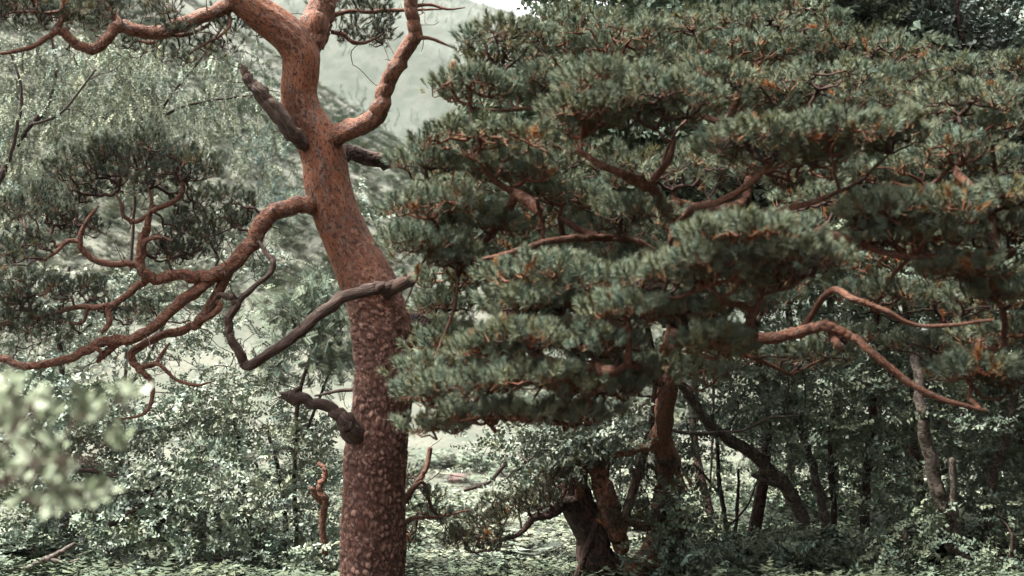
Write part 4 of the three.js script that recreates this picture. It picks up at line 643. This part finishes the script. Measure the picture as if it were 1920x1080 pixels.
// trees added round the viewpoint and in the wood, to block sky and sun
{
  const spots = [[9, -3.5, 'big unseen tree added for shade just past the right edge', 1.6], [12.5, -11, 'second big unseen tree added for shade along the right edge', 1.6], [16, -18, 'far big unseen tree added for shade along the right edge', 1.5], [7.8, -8.3, 'smaller unseen tree added for shade close to the right edge', 0.8], [6, 4.5, 'tall unseen tree added for shade behind the viewpoint on the right', 1.7], [0.5, 6.5, 'tall unseen tree added for shade straight behind the viewpoint', 1.8]];
  const wood = [[3.4, -17.5, 'tall slim tree rising behind the leaning birch'], [6.2, -19.5, 'tall slim tree rising between the two pale birch trunks'], [9.6, -18.8, 'tall slim tree rising beside the thin pale birch'], [3.9, -24, 'tall slim tree rising behind the twin stems'], [9.5, -22, 'tall slim tree deep in the shaded wood']];
  wood.forEach(w => spots.push([...w, 1])); spots.push([1.75, -17, 'leafy tree added close behind the twin stems to block the sun', 0.8, 5.7, 1.9], [0.9, -15.2, 'slight leafy tree added under the needle cushions to block the sun', 0.5, 5.2, 1.4]);  // last two crowns are put in to keep sun off the wood
  spots.forEach(([x, z, label, K, cy, hy], k) => {
    reseed(7950 + k); const b = V(x, terrain(x, z), z), o = thing('added_shade_tree', label, 'shade tree', b), g = new GB(), list = [], tg = [], tp = [];
    for (let i = 0; i <= 16; i++) tp.push(b.clone().add(V(Math.sin(i * 0.5 + k) * (k > 5 ? 0.3 : 0.12), i * (cy ? (cy + hy * 0.6) / 16 : 0.6 * K), Math.cos(i * 0.4) * 0.12)));
    const slim = k > 5; g.tube(tp, tp.map((_, i) => (slim ? 0.09 : 0.32) * K * (1 - i / 19)), 14, { lump: 0.12 }); g.build('trunk', MAT.darkPine, o);
    for (let i = 0; i < (slim ? 6000 : 2600); i++) { let u, v, w; do { u = rr(-1, 1); v = rr(-1, 1); w = rr(-1, 1); } while (u * u + v * v + w * w > 1); const q = b.clone().add(V(u * 3.0 * K, cy ? cy + v * hy : (slim ? 7.9 + v * 3.1 : k < 4 ? 5.9 + v * 5.3 : 6.4 + v * 4.6) * K, w * 3.0 * K)); if (i % (slim ? 60 : 24) === 0) tg.push(q); list.push({ p: q, dir: V(gauss(), gauss() * 0.4 + 0.1, gauss()).normalize(), roll: rnd() * 6.28, s: (slim ? rr(1.3, 2.1) : rr(2.4, 3.8) * K), c: tint([0.12, 0.155, 0.105], 0.2) }); }
    const t = twigs(grow(tp.slice(4), tg, { step: 0.4, rTip: 0.012, rMax: 0.12 }), 5).build('branches', MAT.darkTwig, o); t.userData.kind = 'stuff';
    mass('leaves', SPRAY[k % 3], MAT.softLeaf, list, o, b);
  });
}

// ------------------------------------------------------------------ small things
{
  const b = groundUnder(605, 15.2), o = thing('dead_stump', 'small twisted red dead stem standing among the shrubs', 'dead wood', b);
  limbGB([[612, 1090, 15.2, 6], [606, 960, 15.1, 7], [611, 938, 15, 6.5], [599, 915, 15, 6], [609, 893, 15, 5.5], [608, 878, 15.02, 5], [596, 868, 15.05, 4]], { sides: 10 }).build('stem', MAT.barkRed, o);
  limbGB([[606, 945, 15.1, 6], [590, 925, 15.05, 6], [584, 915, 15, 4]], { sides: 8 }).build('branch', MAT.barkRed, o);
}
{
  const b = groundUnder(60, 16.5), o = thing('fallen_branch', 'pale fallen branch lying in the lower corner', 'fallen branch', b);
  limbGB([[0, 1076, 14.6, 6], [60, 1062, 14.5, 7], [95, 1045, 14.5, 6], [140, 1020, 14.6, 4]], { sides: 10 }).build('stem', MAT.birch, o);
  limbGB([[90, 1048, 14.5, 4], [130, 1055, 14.4, 3], [150, 1048, 14.4, 2]], { sides: 8 }).build('branch', MAT.birch, o);
}
function rock(label, px, py, size, col, sd) {
  const { p } = onGround(px, py), g = new THREE.IcosahedronGeometry(1, 4), a = g.attributes.position; reseed(sd);
  for (let k = 0; k < a.count; k++) { const v = V(a.getX(k), a.getY(k), a.getZ(k)), f = 0.75 + 0.6 * (fbm(v.x * 1.4 + sd, v.y * 1.4, v.z * 1.4, 4) - 0.3); a.setXYZ(k, v.x * f * size, v.y * f * size * 0.6, v.z * f * size); }
  g.computeVertexNormals(); weldRings(g); const m = shadow(new THREE.Mesh(g, std({ color: new THREE.Color().setRGB(...col), roughness: 0.95 }))); m.name = numbered('rock'); m.position.copy(p).add(V(0, size * 0.2, 0)); m.userData = { label, category: 'rock' }; scene.add(m);
}
rock('pale rock on the slope left of the sweeping limb', 716, 128, 1.1, [0.22, 0.21, 0.2], 81);
rock('small pale rock on the slope beneath the sweeping limb', 660, 215, 0.8, [0.22, 0.21, 0.2], 82);
rock('pinkish rock in the clearing beside the red trunk', 858, 905, 0.45, [0.15, 0.10, 0.09], 83);
rock('tan rock in the grass behind the blurred leaves', 150, 812, 0.6, [0.24, 0.17, 0.1], 84);
// bushes on the far slope
[['blue grey bush alone on the open slope left of the trunk', 490, 345, 2.0], ['bush on the slope under the sweeping limb', 640, 140, 1.6], ['bush at the foot of the slope beside the dark stub', 690, 265, 2.2], ['wide bush in the gully below the mountainside', 800, 150, 3.0], ['bush in the gully nearest the needle cushions', 850, 175, 3.0], ['round bush on the slope edge above the gully', 770, 120, 2.0], ['bush low on the slope near the hooked dead limb', 520, 430, 1.6]]
  .forEach(([label, px, py, size], k) => {
    reseed(7900 + k); const { p, d } = onGround(px, py), o = thing('bush', label, 'bush', p), list = [], tg = [];
    for (let i = 0; i < 130; i++) { let x, y, z; do { x = rr(-1, 1); y = rr(-1, 1); z = rr(-1, 1); } while (x * x + y * y + z * z > 1); const q = p.clone().add(V(x * size, size * (0.95 + y * 0.9), z * size)); if (i % 6 === 0) tg.push(q); list.push({ p: q, dir: V(gauss(), gauss() + 0.3, gauss()).normalize(), roll: rnd() * 6.28, s: rr(2.2, 3.6), c: tint([0.10, 0.15, 0.13], 0.2) }); }
    twigs(grow([p.clone(), p.clone().add(V(0, size * 0.4, 0))], tg, { step: 0.4, rTip: 0.015, rMax: 0.09 }), 4).build('branches', MAT.darkTwig, o).userData.kind = 'stuff';
    mass('leaves', SPRAY_FINE[0], MAT.softLeaf, list, o, p);
  });

renderer.render(scene, camera);
